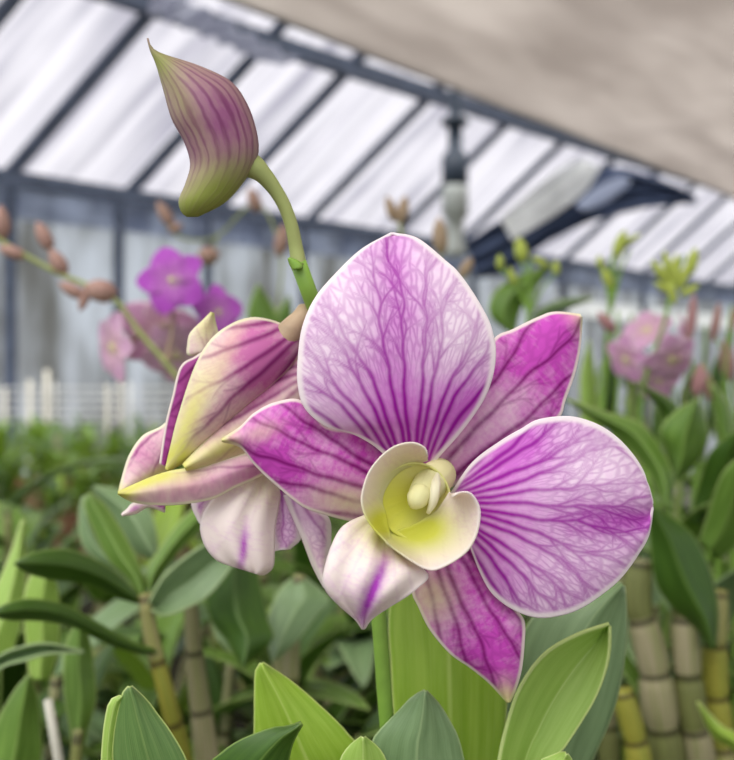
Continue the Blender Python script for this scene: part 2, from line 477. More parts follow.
def film_mat(name, lo, hi, sc, mapping, rough=0.35, transl=0.75, alpha=None, contrast=(0.35, 0.65), bump=0.0):
    """milky sheeting: dust and the light and dark of folds, painted as stretched noise"""
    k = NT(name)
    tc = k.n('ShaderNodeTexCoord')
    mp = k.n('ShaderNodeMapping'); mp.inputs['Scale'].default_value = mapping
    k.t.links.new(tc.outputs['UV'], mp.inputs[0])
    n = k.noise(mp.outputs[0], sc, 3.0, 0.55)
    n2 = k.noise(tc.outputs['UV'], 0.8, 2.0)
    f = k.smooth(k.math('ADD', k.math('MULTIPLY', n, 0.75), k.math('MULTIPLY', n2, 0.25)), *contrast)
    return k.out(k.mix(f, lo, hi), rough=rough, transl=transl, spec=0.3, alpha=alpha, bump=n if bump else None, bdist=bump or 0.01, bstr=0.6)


M['film'] = film_mat('roof_film', lin(140, 138, 150), lin(200, 197, 202), 2.4, (2.6, 0.16, 1), transl=0.9, contrast=(0.3, 0.60))  # grey streaks paint the shading of the roof folds into the colour
M['wall_film'] = film_mat('wall_film', lin(112, 112, 108), lin(206, 212, 220), 1.5, (2.6, 0.45, 1), transl=0.75, contrast=(0.36, 0.66))
M['haze_film'] = film_mat('upper_wall_film', lin(120, 128, 152), lin(186, 194, 214), 2.0, (2.0, 1.0, 1), transl=0.6)
M['screen'] = film_mat('beige_screen_cloth', lin(190, 183, 178), lin(214, 208, 203), 1.5, (0.6, 2.0, 1), transl=0.72, bump=0.02)
M['sheer'] = film_mat('loose_grey_film', lin(140, 142, 158), lin(186, 188, 200), 3.0, (2.0, 0.5, 1), transl=0.7)


def uv_sheet(name, P00, P10, P11, P01, nu, nv, mat, parent=None, disp=None, origin=None, thick=0.0):
    """sheet between four corners with UV in metres; disp(u, v) moves it along its normal"""
    P00, P10, P11, P01 = [np.array(p, float) for p in (P00, P10, P11, P01)]
    u = np.linspace(0, 1, nu)[:, None, None]; v = np.linspace(0, 1, nv)[None, :, None]
    p = P00 * (1 - u) * (1 - v) + P10 * u * (1 - v) + P11 * u * v + P01 * (1 - u) * v
    nrm = np.cross(P10 - P00, P01 - P00); nrm /= np.linalg.norm(nrm)
    if disp is not None:
        p = p + nrm * disp(u[..., 0] + 0 * v[..., 0], v[..., 0] + 0 * u[..., 0])[..., None]
    o = mesh_obj(name, p.reshape(-1, 3), grid_faces(nu, nv), mat, parent, origin=(P00 if parent is None else None), thick=thick)
    lu, lv = np.linalg.norm(P10 - P00), np.linalg.norm(P01 - P00)
    U = (u[..., 0] * lu + 0 * v[..., 0]).ravel(); V = (v[..., 0] * lv + 0 * u[..., 0]).ravel()
    uvl = o.data.uv_layers.new(name='UVMap')
    idx = np.zeros(len(o.data.loops), np.int32); o.data.loops.foreach_get('vertex_index', idx)
    uvl.data.foreach_set('uv', np.stack([U[idx], V[idx]], 1).astype(np.float32).ravel())
    return o


# ================================================================== the greenhouse
struct = lambda o: tag(o, kind='structure')
EA = np.array([-2.733, 6.4, 3.0])                      # eave point at the left edge of the picture
ED = np.array([0.745, 0.667, 0.0]); ED /= np.linalg.norm(ED)
EAVE_UP = 1.5
RAF = np.array([3.8, -1.0, 3.65]); RAF /= np.linalg.norm(RAF)


def eave_at(px):
    k = (px - CX) / F
    t = (k * EA[1] - EA[0]) / (ED[0] - k * ED[1])
    return EA + ED * t


def along(p, d, py):
    """how far from p along d until it is seen at row py"""
    k = (CY - py) / F
    return (k * p[1] - (p[2] - CAMZ)) / (d[2] - k * d[1])


fl = mesh_obj('floor', *box_mesh((1, 7, -0.05), (22, 20, 0.1)), M['gravel'], smooth=False); struct(fl)

e0, e1 = eave_at(-260), eave_at(960)
w0, w1 = e0 * [1, 1, 0], e1 * [1, 1, 0]
NW = np.array([-ED[1], ED[0], 0.0])                    # outwards
eM = eave_at(556)
wrip = lambda u, v: 0.010 * np.sin(u * 97 + v * 3) + .01 * np.sin(u * 31)
zs = CAMZ + (CY - 315) / F * eM[1]
ww = uv_sheet('wall_left', w0, eM * [1, 1, 0], eM - [0, 0, .02], e0 - [0, 0, .02], 120, 12, M['wall_film'], disp=wrip); struct(ww)
ww = uv_sheet('wall_far', eM * [1, 1, 0], w1, e1 * [1, 1, 0] + [0, 0, zs], eM * [1, 1, 0] + [0, 0, zs], 120, 12, M['wall_film'], disp=wrip); struct(ww)
ww = uv_sheet('wall_right', eM * [1, 1, 0] + [0, 0, zs + .22], e1 * [1, 1, 0] + [0, 0, zs + .22], e1 - [0, 0, .02], eM - [0, 0, .02], 120, 4, M['wall_film'], disp=wrip); struct(ww)
# darker roll-up band right under the eave
bo = uv_sheet('trim_1', e0 - NW * .06 - [0, 0, .30], e1 - NW * .06 - [0, 0, .22], e1 - NW * .06 - [0, 0, .03], e0 - NW * .06 - [0, 0, .03], 160, 10, M['haze_film'],
              disp=lambda u, v: 0.02 * np.sin(u * 150 + 2 * np.sin(v * 4))); struct(bo)
eb = beam('beam_eave', e0 - NW * .05, e1 - NW * .05, 0.08, 0.11, M['steel']); struct(eb)
# bright window strip in the wall at the right
wp = beam('window_1', eM * [1, 1, 0] + [0, 0, zs + .11], e1 * [1, 1, 0] + [0, 0, zs + .11], 0.02, 0.24, M['kerb']); struct(wp)

# rafters on the skewed roof slope
s_top = along(eave_at(125), RAF, 40)
raf_px = [-250, -120, 5, 125, 215, 305, 392, 455, 512, 560, 602, 640, 674, 704, 731, 756]
for i, px in enumerate(raf_px):
    p = eave_at(px)
    r_ = beam('rafter', p - RAF * .05, p + RAF * (s_top * 2.6), 0.075 if px < 480 else 0.14, 0.07, M['steel']); struct(r_)
pa, pb = eave_at(-220) + RAF * s_top, eave_at(900) + RAF * s_top
bp = beam('beam_purlin', pa - [0, 0, .02], pb - [0, 0, .02], 0.10, 0.13, M['steel']); struct(bp)

nrm = np.cross(ED, RAF); nrm /= np.linalg.norm(nrm)
if nrm[2] < 0: nrm = -nrm
q0, q1 = e0 + nrm * .06, e1 + nrm * .06
bays = [eave_at(p) for p in raf_px]
bt = np.array([np.linalg.norm(p - e0) for p in bays]) / np.linalg.norm(e1 - e0)


def roof_disp(u, v):
    k = np.interp(u, bt, np.arange(len(bt)))
    fr = k - np.floor(k)
    return 0.05 * np.sin(math.pi * fr) * np.sin(fr * 22 + v * 2 + np.floor(k) * 1.3) * (1 - np.clip(v * 2.2, 0, 0.8)) + 0.01 * np.sin(u * 400 + v * 9)


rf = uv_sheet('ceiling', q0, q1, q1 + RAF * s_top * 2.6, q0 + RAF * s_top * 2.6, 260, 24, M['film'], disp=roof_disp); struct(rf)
# posts of the far wall
for px in (8, 116, 205, 300, 372, 470, 560, 640):
    p = eave_at(px) - NW * .05
    c = beam('column', p - [0, 0, .05], p * [1, 1, 0], 0.07, 0.07, M['steel'], up=(0, 1, 0)); struct(c)

# beige shade screen stretched over the near bench
H = 1.2
cA = at(225, 0, F * H / 380); cB = at(734, 199, F * H / 181)
d = (cB - cA) / np.linalg.norm(cB - cA); side = np.array([d[1], -d[0], 0])
c0, c1 = cA - d * 1.9, cB + d * 1.6


def screen_disp(u, v):
    return (0.035 * np.sin(v * 34 + 2.0 * np.sin(u * 7)) * (0.4 + 0.6 * np.sin(u * 9 + 1) ** 2) + 0.02 * np.sin(u * 60 + v * 25) + 0.02 * np.sin(u * 17)) * np.clip(v * 14, 0.12, 1) * 0.6


sc_ = thing('shade_screen', (c0 + c1) / 2, 'wide beige cloth screen stretched flat overhead at the top right', 'shade screen')
uv_sheet('cloth', c0, c1, c1 + side * 5.2, c0 + side * 5.2, 120, 90, M['screen'], sc_, disp=screen_disp, thick=0.004)
o = tube('leading_edge', [c0 + [0, 0, .03], cA + [0, 0, .03], cB + [0, 0, .03], c1 + [0, 0, .03]], [0.03, 0.03], M['steel'], sc_, 30, 10)
# loose grey film between screen and roof at the top left
pr = eave_at(95) + RAF * s_top
sh = thing('loose_film', pr, 'loose crumpled grey film hanging under the roof beside the screen edge', 'plastic film')
v0 = at(175, -25, 5.2); v1 = at(330, 70, 5.6); v2 = at(250, 88, 6.0); v3 = at(120, -10, 5.6)
uv_sheet('sheet', at(150, -20, 5.3), at(300, 62, 5.7), at(262, 60, 5.9), at(150, 12, 5.6), 40, 16, M['sheer'], sh, disp=lambda u, v: 0.03 * np.sin(u * 40 + v * 5))

# gathered dark shade cloth along one rafter on the right
dc = thing('gathered_shade_cloth', at(484, 262, 6.3), 'dark blue shade cloth gathered in folds and slung diagonally under the roof', 'shade cloth')
sheet('cloth', [(466, 242), (498, 222), (545, 204), (588, 186), (604, 170), (622, 168), (645, 174), (672, 184), (695, 196)], [(478, 278), (510, 272), (524, 258), (552, 240), (591, 221), (630, 211), (650, 207), (676, 204), (697, 203)],
      lambda u, v: 6.3 + .9 * u + .05 * np.sin(v * 9 + u * 6) + .02 * np.sin(v * 21 + 9 * u), M['dark_cloth'], dc, 70, 40, thick=.01)
sheet('pale_fold', [(500, 218), (530, 192), (556, 172), (580, 158)], [(512, 240), (556, 214), (586, 190), (600, 168)],
      lambda u, v: 6.1 + .5 * u - .06 * (1 - v * v) + .02 * np.sin(v * 8), M['kerb'], dc, 40, 24, thick=.006)
sheet('pale_fold', [(575, 205), (592, 190), (610, 180), (622, 176)], [(585, 212), (606, 203), (624, 190), (632, 180)],
      lambda u, v: 6.35 + .5 * u - .04 * (1 - v * v), M['haze_film'], dc, 30, 16, thick=.006)

# sprinkler drop
sp0 = at(455, 118, 4.3)
sp = thing('hanging_sprinkler', sp0, 'hanging sprinkler pipe with black coupling and milky nozzle under the screen edge', 'sprinkler')
Zt = CAMZ + H + .02


def spr(y): return at(455, y, 4.3)


def lathe(name, prof, mat, parent, seg=20, origin=None):
    """profile of (row, pixel radius) about a vertical axis at the sprinkler"""
    v = []
    for y, r in prof:
        c = spr(y); rr = r / F * 4.3 * 1.2
        a = np.linspace(0, 2 * math.pi, seg, endpoint=False)
        v.append(np.stack([c[0] + rr * np.cos(a), c[1] + rr * np.sin(a), c[2] + 0 * a], 1))
    return mesh_obj(name, np.vstack(v), grid_faces(len(prof), seg, True), mat, parent)


lathe('supply_pipe', [(92, 5), (125, 5)], M['black_plastic'], sp)
lathe('coupling', [(118, 0), (119, 11), (124, 12), (125, 6), (150, 6), (152, 8), (156, 10), (157, 11), (184, 11), (186, 8), (188, 0)], M['black_plastic'], sp)
lathe('nozzle', [(186, 0), (186, 10), (192, 11), (216, 11), (218, 8), (238, 7), (250, 9), (256, 9), (257, 0)], M['clear_plastic'], sp)


# ================================================================== benches
nb = thing('potting_bench', (0.1, 0.9, 0), 'bark-topped potting bench carrying the flowering orchids', 'bench')
mesh_obj('bed', *box_mesh((0.15, 1.0, BED - .03), (2.3, 1.9, 0.06)), M['bark'], nb, smooth=False)
for x in (-.95, 1.25):
    for y in (.1, 1.9):
        mesh_obj('leg', *box_mesh((x, y, (BED - .06) / 2), (.06, .06, BED - .06)), M['wood'], nb, smooth=False)
fb = thing('far_bench', (-0.6, 3.6, 0), 'weathered slatted bench filled with young green plants by the plastic wall', 'bench')
FBZ = 0.93
for k in range(12):
    mesh_obj('slat', *box_mesh((-0.7, 2.55 + k * .17, FBZ - .02), (3.7, .14, .04)), M['wood'], fb, smooth=False)
for x in (-2.4, 1.0):
    for y in (2.6, 4.4):
        mesh_obj('leg', *box_mesh((x, y, (FBZ - .04) / 2), (.07, .07, FBZ - .04)), M['wood'], fb, smooth=False)


# ================================================================== the flowering orchid in front
YF = 0.168
root = at(393, 380, 0.205); root[2] = BED
ORCH = thing('flowering_orchid', root, 'sharp purple and white orchid with one open bloom, a nodding side bloom and a bud', 'orchid')
# flower spike
stem_pts = [np.array([root[0] + .004, .205, BED]), at(392, 900, .2), at(390, 770, .194), at(384, 690, .19), at(379, 620, .188), at(368, 520, .192), at(345, 400, .195), at(326, 335, .19), at(313, 303, .186), at(303, 275, .184), at(298, 262, .183)]
STEM = tube('stem', stem_pts, [.0026, .0026, .0023, .0021, .0019, .0018, .0017, .0017, .0018], M['stem'], ORCH, 60, 14)
ped = tube('bud_stalk', [at(299, 266, .183), at(296, 248, .183), at(291, 224, .182), at(283, 203, .181), at(271, 184, .180), at(258, 170, .179), at(246, 163, .179)], [.0017, .0015, .0014, .0014, .0015, .0019, .0030], M['bud_stem'], STEM, 30, 12)
sheet('bract', [(293, 270), (290, 264), (288.5, 258)], [(303, 268), (299, 262), (289, 258)], lambda u, v: .1815 - .0006 * (1 - v * v), M['stem'], STEM, 8, 8)

# bud
BL = [(146.6, 38), (150, 51), (155.5, 64), (163.4, 91), (171.3, 118.7), (184, 142.4), (190, 164), (185, 184), (178.5, 200), (181, 212), (187, 217)]
BR = [(148.6, 38), (152, 47), (163.4, 53.8), (199, 65.4), (230.6, 81), (247, 103), (256.5, 130), (258.5, 154), (249, 175), (226, 202), (198, 217)]
bud = inflate('bud', BL, BR, lambda u: .1785 + 0 * u, 0.8, M['bud'], ORCH, wash=0.25, vs=0.6, N=3.2, groove=0.06,
              washb=[(225, 120, 45, 26, 60, .7), (182, 140, 22, 14, 60, .35), (170, 100, 40, 10, 60, -.2), (225, 185, 40, 18, -30, -.5)],
              greenb=[(215, 195, 45, 24, -25, 1.1), (155, 62, 18, 20, 60, .9), (190, 212, 20, 12, 0, .8), (180, 95, 30, 8, 62, .4)])

# ---- the big bloom: five tepals, lip and column
fl_base = at(420, 500, .184)
FLW = tube('flower', [at(352, 430, .1945), at(375, 455, .193), at(400, 482, .189), at(420, 500, .181)], [.0016, .0018, .0024, .004], M['ovary'], ORCH, 20, 14)
wv = lambda u, v, a, f, p: a * np.sin(f * v + p) * u

UP_L = [(404, 478), (380, 450), (354.6, 434), (326, 425.5), (305, 407.7), (298, 383), (298.6, 354.6), (303, 326), (315.6, 298), (337, 273), (361.7, 250), (391, 233.5)]
UP_R = [(424, 474), (440, 455), (462, 430), (483, 400), (492.6, 375), (495.4, 352), (493, 335), (487.3, 318.3), (473, 293.5), (458, 273), (446.7, 262.5), (418, 239.5), (393, 233.5)]
sheet('petal', UP_L, UP_R, lambda u, v: .1765 - .0105 * np.sin(math.pi * np.clip(u * .9, 0, 1)) + .0035 * v * v * np.sin(math.pi * u) + .0035 * u ** 3 + .0007 * np.sin(5 * v + 1) * u, M['petal'], FLW,
      190, 170, veins=dict(n=25, spread=112, w0=4.4, centre=True, seed=3, bend=.5, off=.16, first=.48, step=.06), wash=.06, N=7.8, vs=1.0, base=(412, 470), curve=.55,
      washb=[(398, 330, 34, 120, -3, .62), (412, 435, 75, 55, 0, .45), (474, 405, 40, 34, -45, .85), (350, 390, 45, 50, 30, .25), (395, 255, 14, 30, 0, .3), (470, 300, 40, 60, 0, -.1)])
LS_U = [(402, 462), (362, 434), (326, 426), (301.5, 401), (276.7, 402.4), (255.4, 413), (241, 427), (222, 439.3)]
LS_L = [(382, 527), (344.6, 519.5), (321, 513), (301, 505), (273.5, 482.5), (255, 464.4), (241, 447), (222, 440.8)]
sheet('lateral_sepal', LS_U, LS_L, lambda u, v: .1795 - .004 * np.sin(math.pi * u) + .0025 * v * v - .0045 * u, M['sepal'], FLW,
      140, 90, veins=dict(n=11, spread=36, w0=5.4, seed=7, bend=.0, off=.5, wig=.5, first=.6, step=.07, lb=32, s0=1, s1=.6, s2=.5), wash=.80, N=5.0, base=(392, 500), tipg=.9, curve=.4, vs=.95,
      washb=[(345, 502, 45, 20, 12, -.9), (300, 430, 40, 16, 20, .1), (275, 462, 30, 14, 35, .35), (315, 485, 45, 12, 25, .3)],
      greenb=[(350, 502, 34, 16, 10, .5), (262, 432, 22, 10, -20, .35)])
US_U = [(425, 466), (450, 410), (478, 365), (495, 338), (512, 330), (537, 318), (554.6, 312.5), (580.5, 315)]
US_L = [(452, 486), (490, 460), (520, 440), (545, 427), (560, 416), (565, 400), (574, 375), (579.4, 350), (581, 329), (581.5, 317)]
sheet('dorsal_sepal', US_U, US_L, lambda u, v: .1795 - .002 * np.sin(math.pi * u) + .002 * v * v + .003 * u, M['sepal'], FLW,
      140, 100, veins=dict(n=11, spread=36, w0=5.4, seed=8, bend=.0, off=.5, wig=.5, first=.6, step=.07, lb=32, s0=1, s1=.6, s2=.5), wash=.8, N=5.5, base=(434, 474), tipg=.6, curve=.35, vs=1.0,
      washb=[(540, 345, 60, 26, -40, .3), (478, 430, 60, 26, -42, -.6), (560, 345, 20, 40, 10, .15)], greenb=[(440, 470, 30, 18, -40, .15)])
RP_U = [(450, 494), (473, 462), (501.5, 440.5), (522.7, 428), (537, 420), (559, 416.5), (579.4, 418), (604, 428), (625.5, 446), (643, 470.7), (652, 500)]
RP_L = [(452, 514), (466, 535), (473.6, 554), (481.5, 574), (493, 593.6), (513, 609), (536.7, 617), (560, 615), (580, 608), (600, 595), (620, 578), (637, 555), (648, 535), (652.5, 509)]
sheet('petal', RP_U, RP_L, lambda u, v: .1775 - .0095 * np.sin(math.pi * np.clip(u * .85, 0, 1)) + .0035 * v * v * np.sin(math.pi * u) + .0015 * u ** 3 + .0006 * np.sin(6 * v) * u, M['petal'], FLW,
      180, 170, veins=dict(n=27, spread=128, w0=4.6, centre=True, seed=5, bend=.45, off=.16, first=.5, step=.06), wash=.16, N=7.4, base=(458, 503), curve=.5, vs=1.0,
      washb=[(518, 450, 56, 34, -30, .95), (640, 520, 50, 14, 0, .65), (560, 518, 130, 26, 2, .4), (495, 570, 24, 40, -20, .45), (520, 560, 80, 40, 20, .25), (590, 440, 50, 26, 30, -.1)])
BS_L = [(424, 545), (412, 575), (413, 594), (418, 605), (430, 629), (450, 652.7), (469.6, 666.5), (489, 682), (507.5, 702)]
BS_R = [(470, 540), (482, 570), (502, 595), (517, 611), (524, 622), (524, 641), (521, 668.5), (515.5, 688), (509.5, 702)]
sheet('lateral_sepal', BS_L, BS_R, lambda u, v: .1785 - .005 * np.sin(math.pi * u * .9) + .003 * v * v, M['sepal'], FLW,
      130, 90, veins=dict(n=11, spread=36, w0=5.4, seed=9, bend=.0, off=.5, wig=.5, first=.6, step=.07, lb=32, s0=1, s1=.6, s2=.5), wash=.75, N=5.0, base=(440, 545), tipg=.75, curve=.4, vs=.9,
      washb=[(432, 600, 26, 22, 0, -.55), (480, 630, 40, 30, 45, .25), (500, 660, 20, 30, 30, .2)], greenb=[(432, 595, 24, 26, 0, .55), (505, 690, 8, 16, 0, .4)])

# lip
ML_L = [(378, 512), (363, 516), (343, 526.5), (331.6, 546), (323.7, 574), (325.6, 589.6), (339.4, 605.4), (355, 619), (362, 629)]
ML_R = [(396, 530), (402, 546), (414.4, 562), (428.5, 576), (418, 588), (406, 597), (391, 606), (373, 618), (364.5, 629)]
LIP = sheet('lip', ML_L, ML_R, lambda u, v:   .168 - .010 * np.sin(math.pi * np.clip(u * .75 + .05, 0, 1)) ** 1.6 + .0025 * v * v + .0006 * np.sin(9 * v), M['lip'], FLW,
            44, 36, thick=.0003, wash=.02, N=5.0, base=(385, 520), vs=.15, curve=.3,
            washb=[(373, 590, 6, 44, 22, .95), (368, 592, 16, 44, 22, .14), (340, 580, 20, 30, 20, .05)], greenb=[(392, 530, 30, 24, 20, 1.0)])
LL_O = [(427, 455), (425, 448), (413, 442.6), (396, 445.8), (381.6, 456), (369, 472), (362.6, 491), (362, 506), (370, 524), (390, 546)]
LL_I = [(428, 460), (424, 461.6), (412, 466), (402.7, 470), (394, 477), (388, 485), (383.5, 494), (382.5, 504), (386, 514), (392, 546.5)]
sheet('side_lobe', LL_O, LL_I, lambda u, v: .1615 + .0042 * (v + 1) / 1.0 * (1 - .35 * u) + .0012 * (1 - v * v) - .003 * u, M['lip'], FLW,
      40, 20, thick=.0003, wash=0, N=3, vs=.05, greenb=[(392, 500, 24, 50, 15, .6), (380, 525, 26, 18, 15, .7), (410, 470, 24, 12, -25, .35)])
RL_O = [(452, 497), (459.5, 492.5), (470, 493), (478, 503.7), (480, 516), (476.4, 535), (468, 550), (455, 560.6), (440.6, 568), (432, 570), (421.6, 567), (404, 556), (386, 543)]
RL_I = [(450, 492), (446, 497), (441, 504), (436, 510), (431, 514), (426, 517), (421, 520), (416, 523), (412, 525), (408, 527), (404, 528), (397, 530), (386, 530)]
sheet('side_lobe', RL_O, RL_I, lambda u, v: .1575 + .0048 * (v + 1) * (1 - .2 * u) + .0022 * (1 - v * v) + .0012 * u, M['lip'], FLW,
      44, 20, thick=.0003, wash=0, N=3, vs=.05, greenb=[(408, 534, 46, 22, 5, .95), (436, 520, 24, 20, -30, .5)])
# throat: a funnel open to the viewer
nr, ns = 16, 40
v = []; pg = []; vn = []
for i in range(nr):
    t = i / (nr - 1)
    for j in range(ns):
        a = 2 * math.pi * j / ns
        rx, ry = 36 * (1 - .85 * t ** 1.6), 38 * (1 - .85 * t ** 1.6)
        y = .1672 + .0045 * t - .0016 * math.cos(a - 2.6) * (1 - t)
        v.append(at(414 + 12 * t + rx * math.cos(a), 501 - 10 * t + ry * math.sin(a), y))
        pg.append((.1 + .6 * t, .25 + .75 * max(0, math.cos(a - 2.7)), .1, 1)); vn.append((a * 3, t, .05 + .3 * t))
v.append(at(428, 491, .1722)); pg.append((.7, .5, .1, 1)); vn.append((0, 1, 1))
ff = grid_faces(nr, ns, True) + [((nr - 1) * ns + j, (nr - 1) * ns + (j + 1) % ns, nr * ns) for j in range(ns)]
mesh_obj('throat', v, ff, M['throat'], FLW, dict(pig=np.array(pg), vein=np.array(vn), uvp=np.array(vn)), thick=.0004)
# column with its cap
colm = tube('column', [at(440, 474, .178), at(434, 480, .173), at(428, 486, .1695), at(423, 491, .1675), at(420.5, 494, .1667), at(420, 494.5, .1665)], [.0034, .0036, .0036, .0034, .0030, .0024], M['column'], FLW, 28, 24, pig=(.25, .5, .1, 1))
tube('anther_cap', [at(424, 489, .1672), at(420, 494, .1656), at(416, 501, .1653), at(413, 506, .1662)], [.0012, .0021, .0021, .0008], M['column'], FLW, 16, 16, pig=(.2, .5, .05, 1))
tube('wing', [at(437, 474, .169), at(435, 488, .1655), at(433, 502, .1652), at(428, 513, .166)], [.0005, .0010, .0010, .0004], M['column'], FLW, 16, 10, pig=(0, .05, .05, 1))

# ---- the side bloom seen from behind
SB = tube('side_flower', [at(322, 352, .191), at(309, 312, .189), at(300, 320, .1875), at(285, 338, .187), at(268, 362, .1885)], [.0013, .0017, .0022, .0032, .0042], M['ovary'], ORCH, 24, 14)
# far petal at the left and the tail under it
sheet('petal', [(185, 395), (165, 424), (143.4, 436), (129.6, 455.7), (122, 480), (119, 492)], [(205, 410), (190, 440), (175, 462), (160, 475), (140, 488), (121, 493)], lambda u, v: .1915 - .004 * u + .002 * v * v, M['side'], SB, 60, 40,
      veins=dict(n=6, spread=50, w0=3.4, seed=11, bend=.5, first=.55, step=.12, lb=26, s1=.5, s2=.35), wash=.3, N=3, tipg=.7, vs=.9, washb=[(145, 450, 22, 18, -60, .5)], greenb=[(150, 478, 30, 6, -35, .8)])
sheet('petal', [(165, 500), (135.5, 503), (128, 509), (121.7, 514.5)], [(165, 512), (149, 506.5), (136, 513), (122, 515.5)], lambda u, v: .193 + .001 * v * v, M['sepal'], SB, 24, 20, veins=dict(n=3, spread=30, w0=2.0, seed=12, bend=.5, first=.55, step=.12, lb=26, s1=.5, s2=.35), wash=.5, N=2, base=(165, 505))
sheet('petal', [(205, 352), (188.8, 355), (188, 345), (190.7, 333.4), (202, 322), (211.5, 312.5)], [(212, 352), (217, 345), (218, 338), (217.6, 331.4), (215, 322), (213, 312.5)], lambda u, v: .1935 + .0015 * v * v - .001 * u, M['side'], SB, 40, 30,
      veins=dict(n=4, spread=40, w0=2.4, seed=13, bend=.5, first=.55, step=.12, lb=26, s1=.5, s2=.35), wash=.15, N=2, tipg=.6, vs=.6, greenb=[(205, 325, 12, 20, 0, .5)])
# magenta inner face seen between the two outer sepals
sheet('petal', [(214, 345), (196, 357), (181, 367), (173, 396.5), (166, 425), (160, 464)], [(222, 350), (206, 362), (196, 385), (187, 410), (178, 440), (167, 467)], lambda u, v: .1895 - .0035 * u + .0012 * v * v, M['inner'], SB, 70, 30,
      veins=dict(n=4, spread=30, w0=3.0, seed=14, bend=.5, first=.55, step=.12, lb=26, s1=.5, s2=.35), wash=.95, washb=[(185, 400, 60, 90, 0, .3)], N=2.5, vs=1.0)
# outer sepals
SA_T = [(297, 332), (285.4, 326), (268, 320), (250, 318.4), (230, 325.5), (210.5, 341), (194.7, 369), (179, 416), (171, 447.8), (166, 469)]
SA_B = [(300, 345), (298, 357), (288, 371), (270, 388), (250, 404), (228, 423), (205, 443), (188, 459), (168, 471)]
sheet('sepal', SA_T, SA_B, lambda u, v:   .1895 - .0085 * np.sqrt(np.clip(1 - v * v, 0, 1)) * np.sin(math.pi * np.clip(u * .85 + .12, 0, 1)) - .004 * u, M['side'], SB, 150, 110,
      veins=dict(n=11, spread=70, w0=4.6, seed=15, bend=.35, wig=.6, first=.45, step=.09, lb=36, s0=.9, s1=.6, s2=.35), wash=.15, N=6.5, base=(302, 335), tipg=.6, vs=1.0, curve=.55, seed=.2,
      washb=[(272, 362, 40, 34, -45, .8), (245, 350, 50, 22, -50, .4), (230, 400, 50, 8, -40, .35), (240, 335, 30, 12, -20, .25)],
      greenb=[(186, 425, 11, 60, 18, .7), (182, 458, 18, 16, 0, .6), (215, 380, 10, 70, 25, .3)])
sheet('sepal', [(303, 350), (286, 368), (262, 388), (240, 407), (215, 430), (183, 465)], [(304, 415), (285, 434), (258, 449), (225, 461), (203, 467), (186, 470)], lambda u, v: .1885 - .0055 * u - .003 * (1 - v * v), M['side'], SB, 90, 50, base=(304, 380),
      veins=dict(n=6, spread=40, w0=4.0, seed=16, bend=.3, wig=.5, first=.6, step=.12, lb=26, s1=.4, s2=.3), wash=.2, N=3.0, vs=.9, tipg=.6,
      washb=[(275, 385, 40, 10, -40, .5), (240, 415, 40, 8, -40, .4)], greenb=[(225, 448, 50, 12, -28, .8), (275, 425, 30, 16, -35, .4)])
LP_T = [(300, 440), (278, 444), (258, 450), (238, 455), (218, 460.6), (198, 467), (172, 471), (150, 478), (118, 492.5)]
LP_B = [(302, 468), (283, 468), (264, 474), (249, 481), (234, 487.5), (216, 497), (198.6, 501.5), (172, 504.5), (150, 504), (132, 501), (118, 493.5)]
sheet('sepal', LP_T, LP_B, lambda u, v: .186 - .007 * u + .002 * np.abs(v) ** 1.5 - .0008, M['side'], SB, 120, 46,
      veins=dict(n=5, spread=26, w0=3.0, seed=17, bend=.5, first=.55, step=.12, lb=26, s1=.5, s2=.35), wash=.3, N=3.2, base=(310, 455), tipg=.8, vs=.7, washb=[(240, 476, 60, 12, -12, .45), (165, 495, 40, 8, -5, .1)], greenb=[(146, 482, 40, 8, -22, 1.0), (180, 478, 24, 10, -10, .4)])
# lip and front petals hanging below
sl = sheet('lip', [(252, 466), (235, 482), (212, 501), (201, 522.7), (204, 542.5), (213, 556), (222, 562), (240, 568), (252, 571)], [(284, 470), (281, 490), (277, 515), (274.8, 530), (274, 555), (273, 566), (268, 572), (262, 574.5), (254, 572)],
           lambda u, v: .1895 - .005 * np.sin(math.pi * u * .8) + .003 * v * v + .0005 * np.sin(8 * v), M['lip'], SB, 36, 30, wash=0, N=4, vs=.1, base=(266, 470),
           washb=[(243, 550, 3.5, 20, 6, .9), (245, 535, 9, 30, 5, .12)], greenb=[(262, 485, 20, 20, 0, .3)])
sheet('petal', [(272, 480), (270, 510), (272, 535), (275.5, 551)], [(286, 485), (297, 510), (301, 536), (290, 548.5)], lambda u, v: .1925 - .002 * (1 - v * v), M['petal'], SB, 60, 44, veins=dict(n=7, spread=50, w0=3.0, seed=18, bend=.5, first=.55, step=.12, lb=26, s1=.5, s2=.35), wash=.35, N=3.5, vs=1, base=(280, 480))
sheet('petal', [(284, 495), (290, 510), (301, 535), (313, 566), (324, 587)], [(300, 495), (316, 510), (329, 520), (330, 546), (325.5, 588)], lambda u, v: .1905 - .003 * (1 - v * v), M['petal'], SB, 70, 40, veins=dict(n=5, spread=30, w0=3.0, seed=19, bend=.5, first=.55, step=.12, lb=26, s1=.5, s2=.35), wash=.3, N=3.0, vs=.8, base=(290, 490), greenb=[(318, 560, 10, 40, -20, .3)])
sheet('petal', [(205, 480), (195, 495), (192, 506), (200, 523)], [(225, 485), (218, 497), (210, 507), (202, 524)], lambda u, v: .1935 + .0005 * v * v, M['petal'], SB, 24, 20, veins=dict(n=4, spread=40, w0=2.4, seed=20, bend=.5, first=.55, step=.12, lb=26, s1=.5, s2=.35), wash=.3, N=3)

# ---- leaves round the spike
def leafsheet(name, L, R, dep, mat, parent, nu=36, nv=22, thick=.0007):
    return sheet(name, L, R, dep, mat, parent, nu, nv, thick=thick)


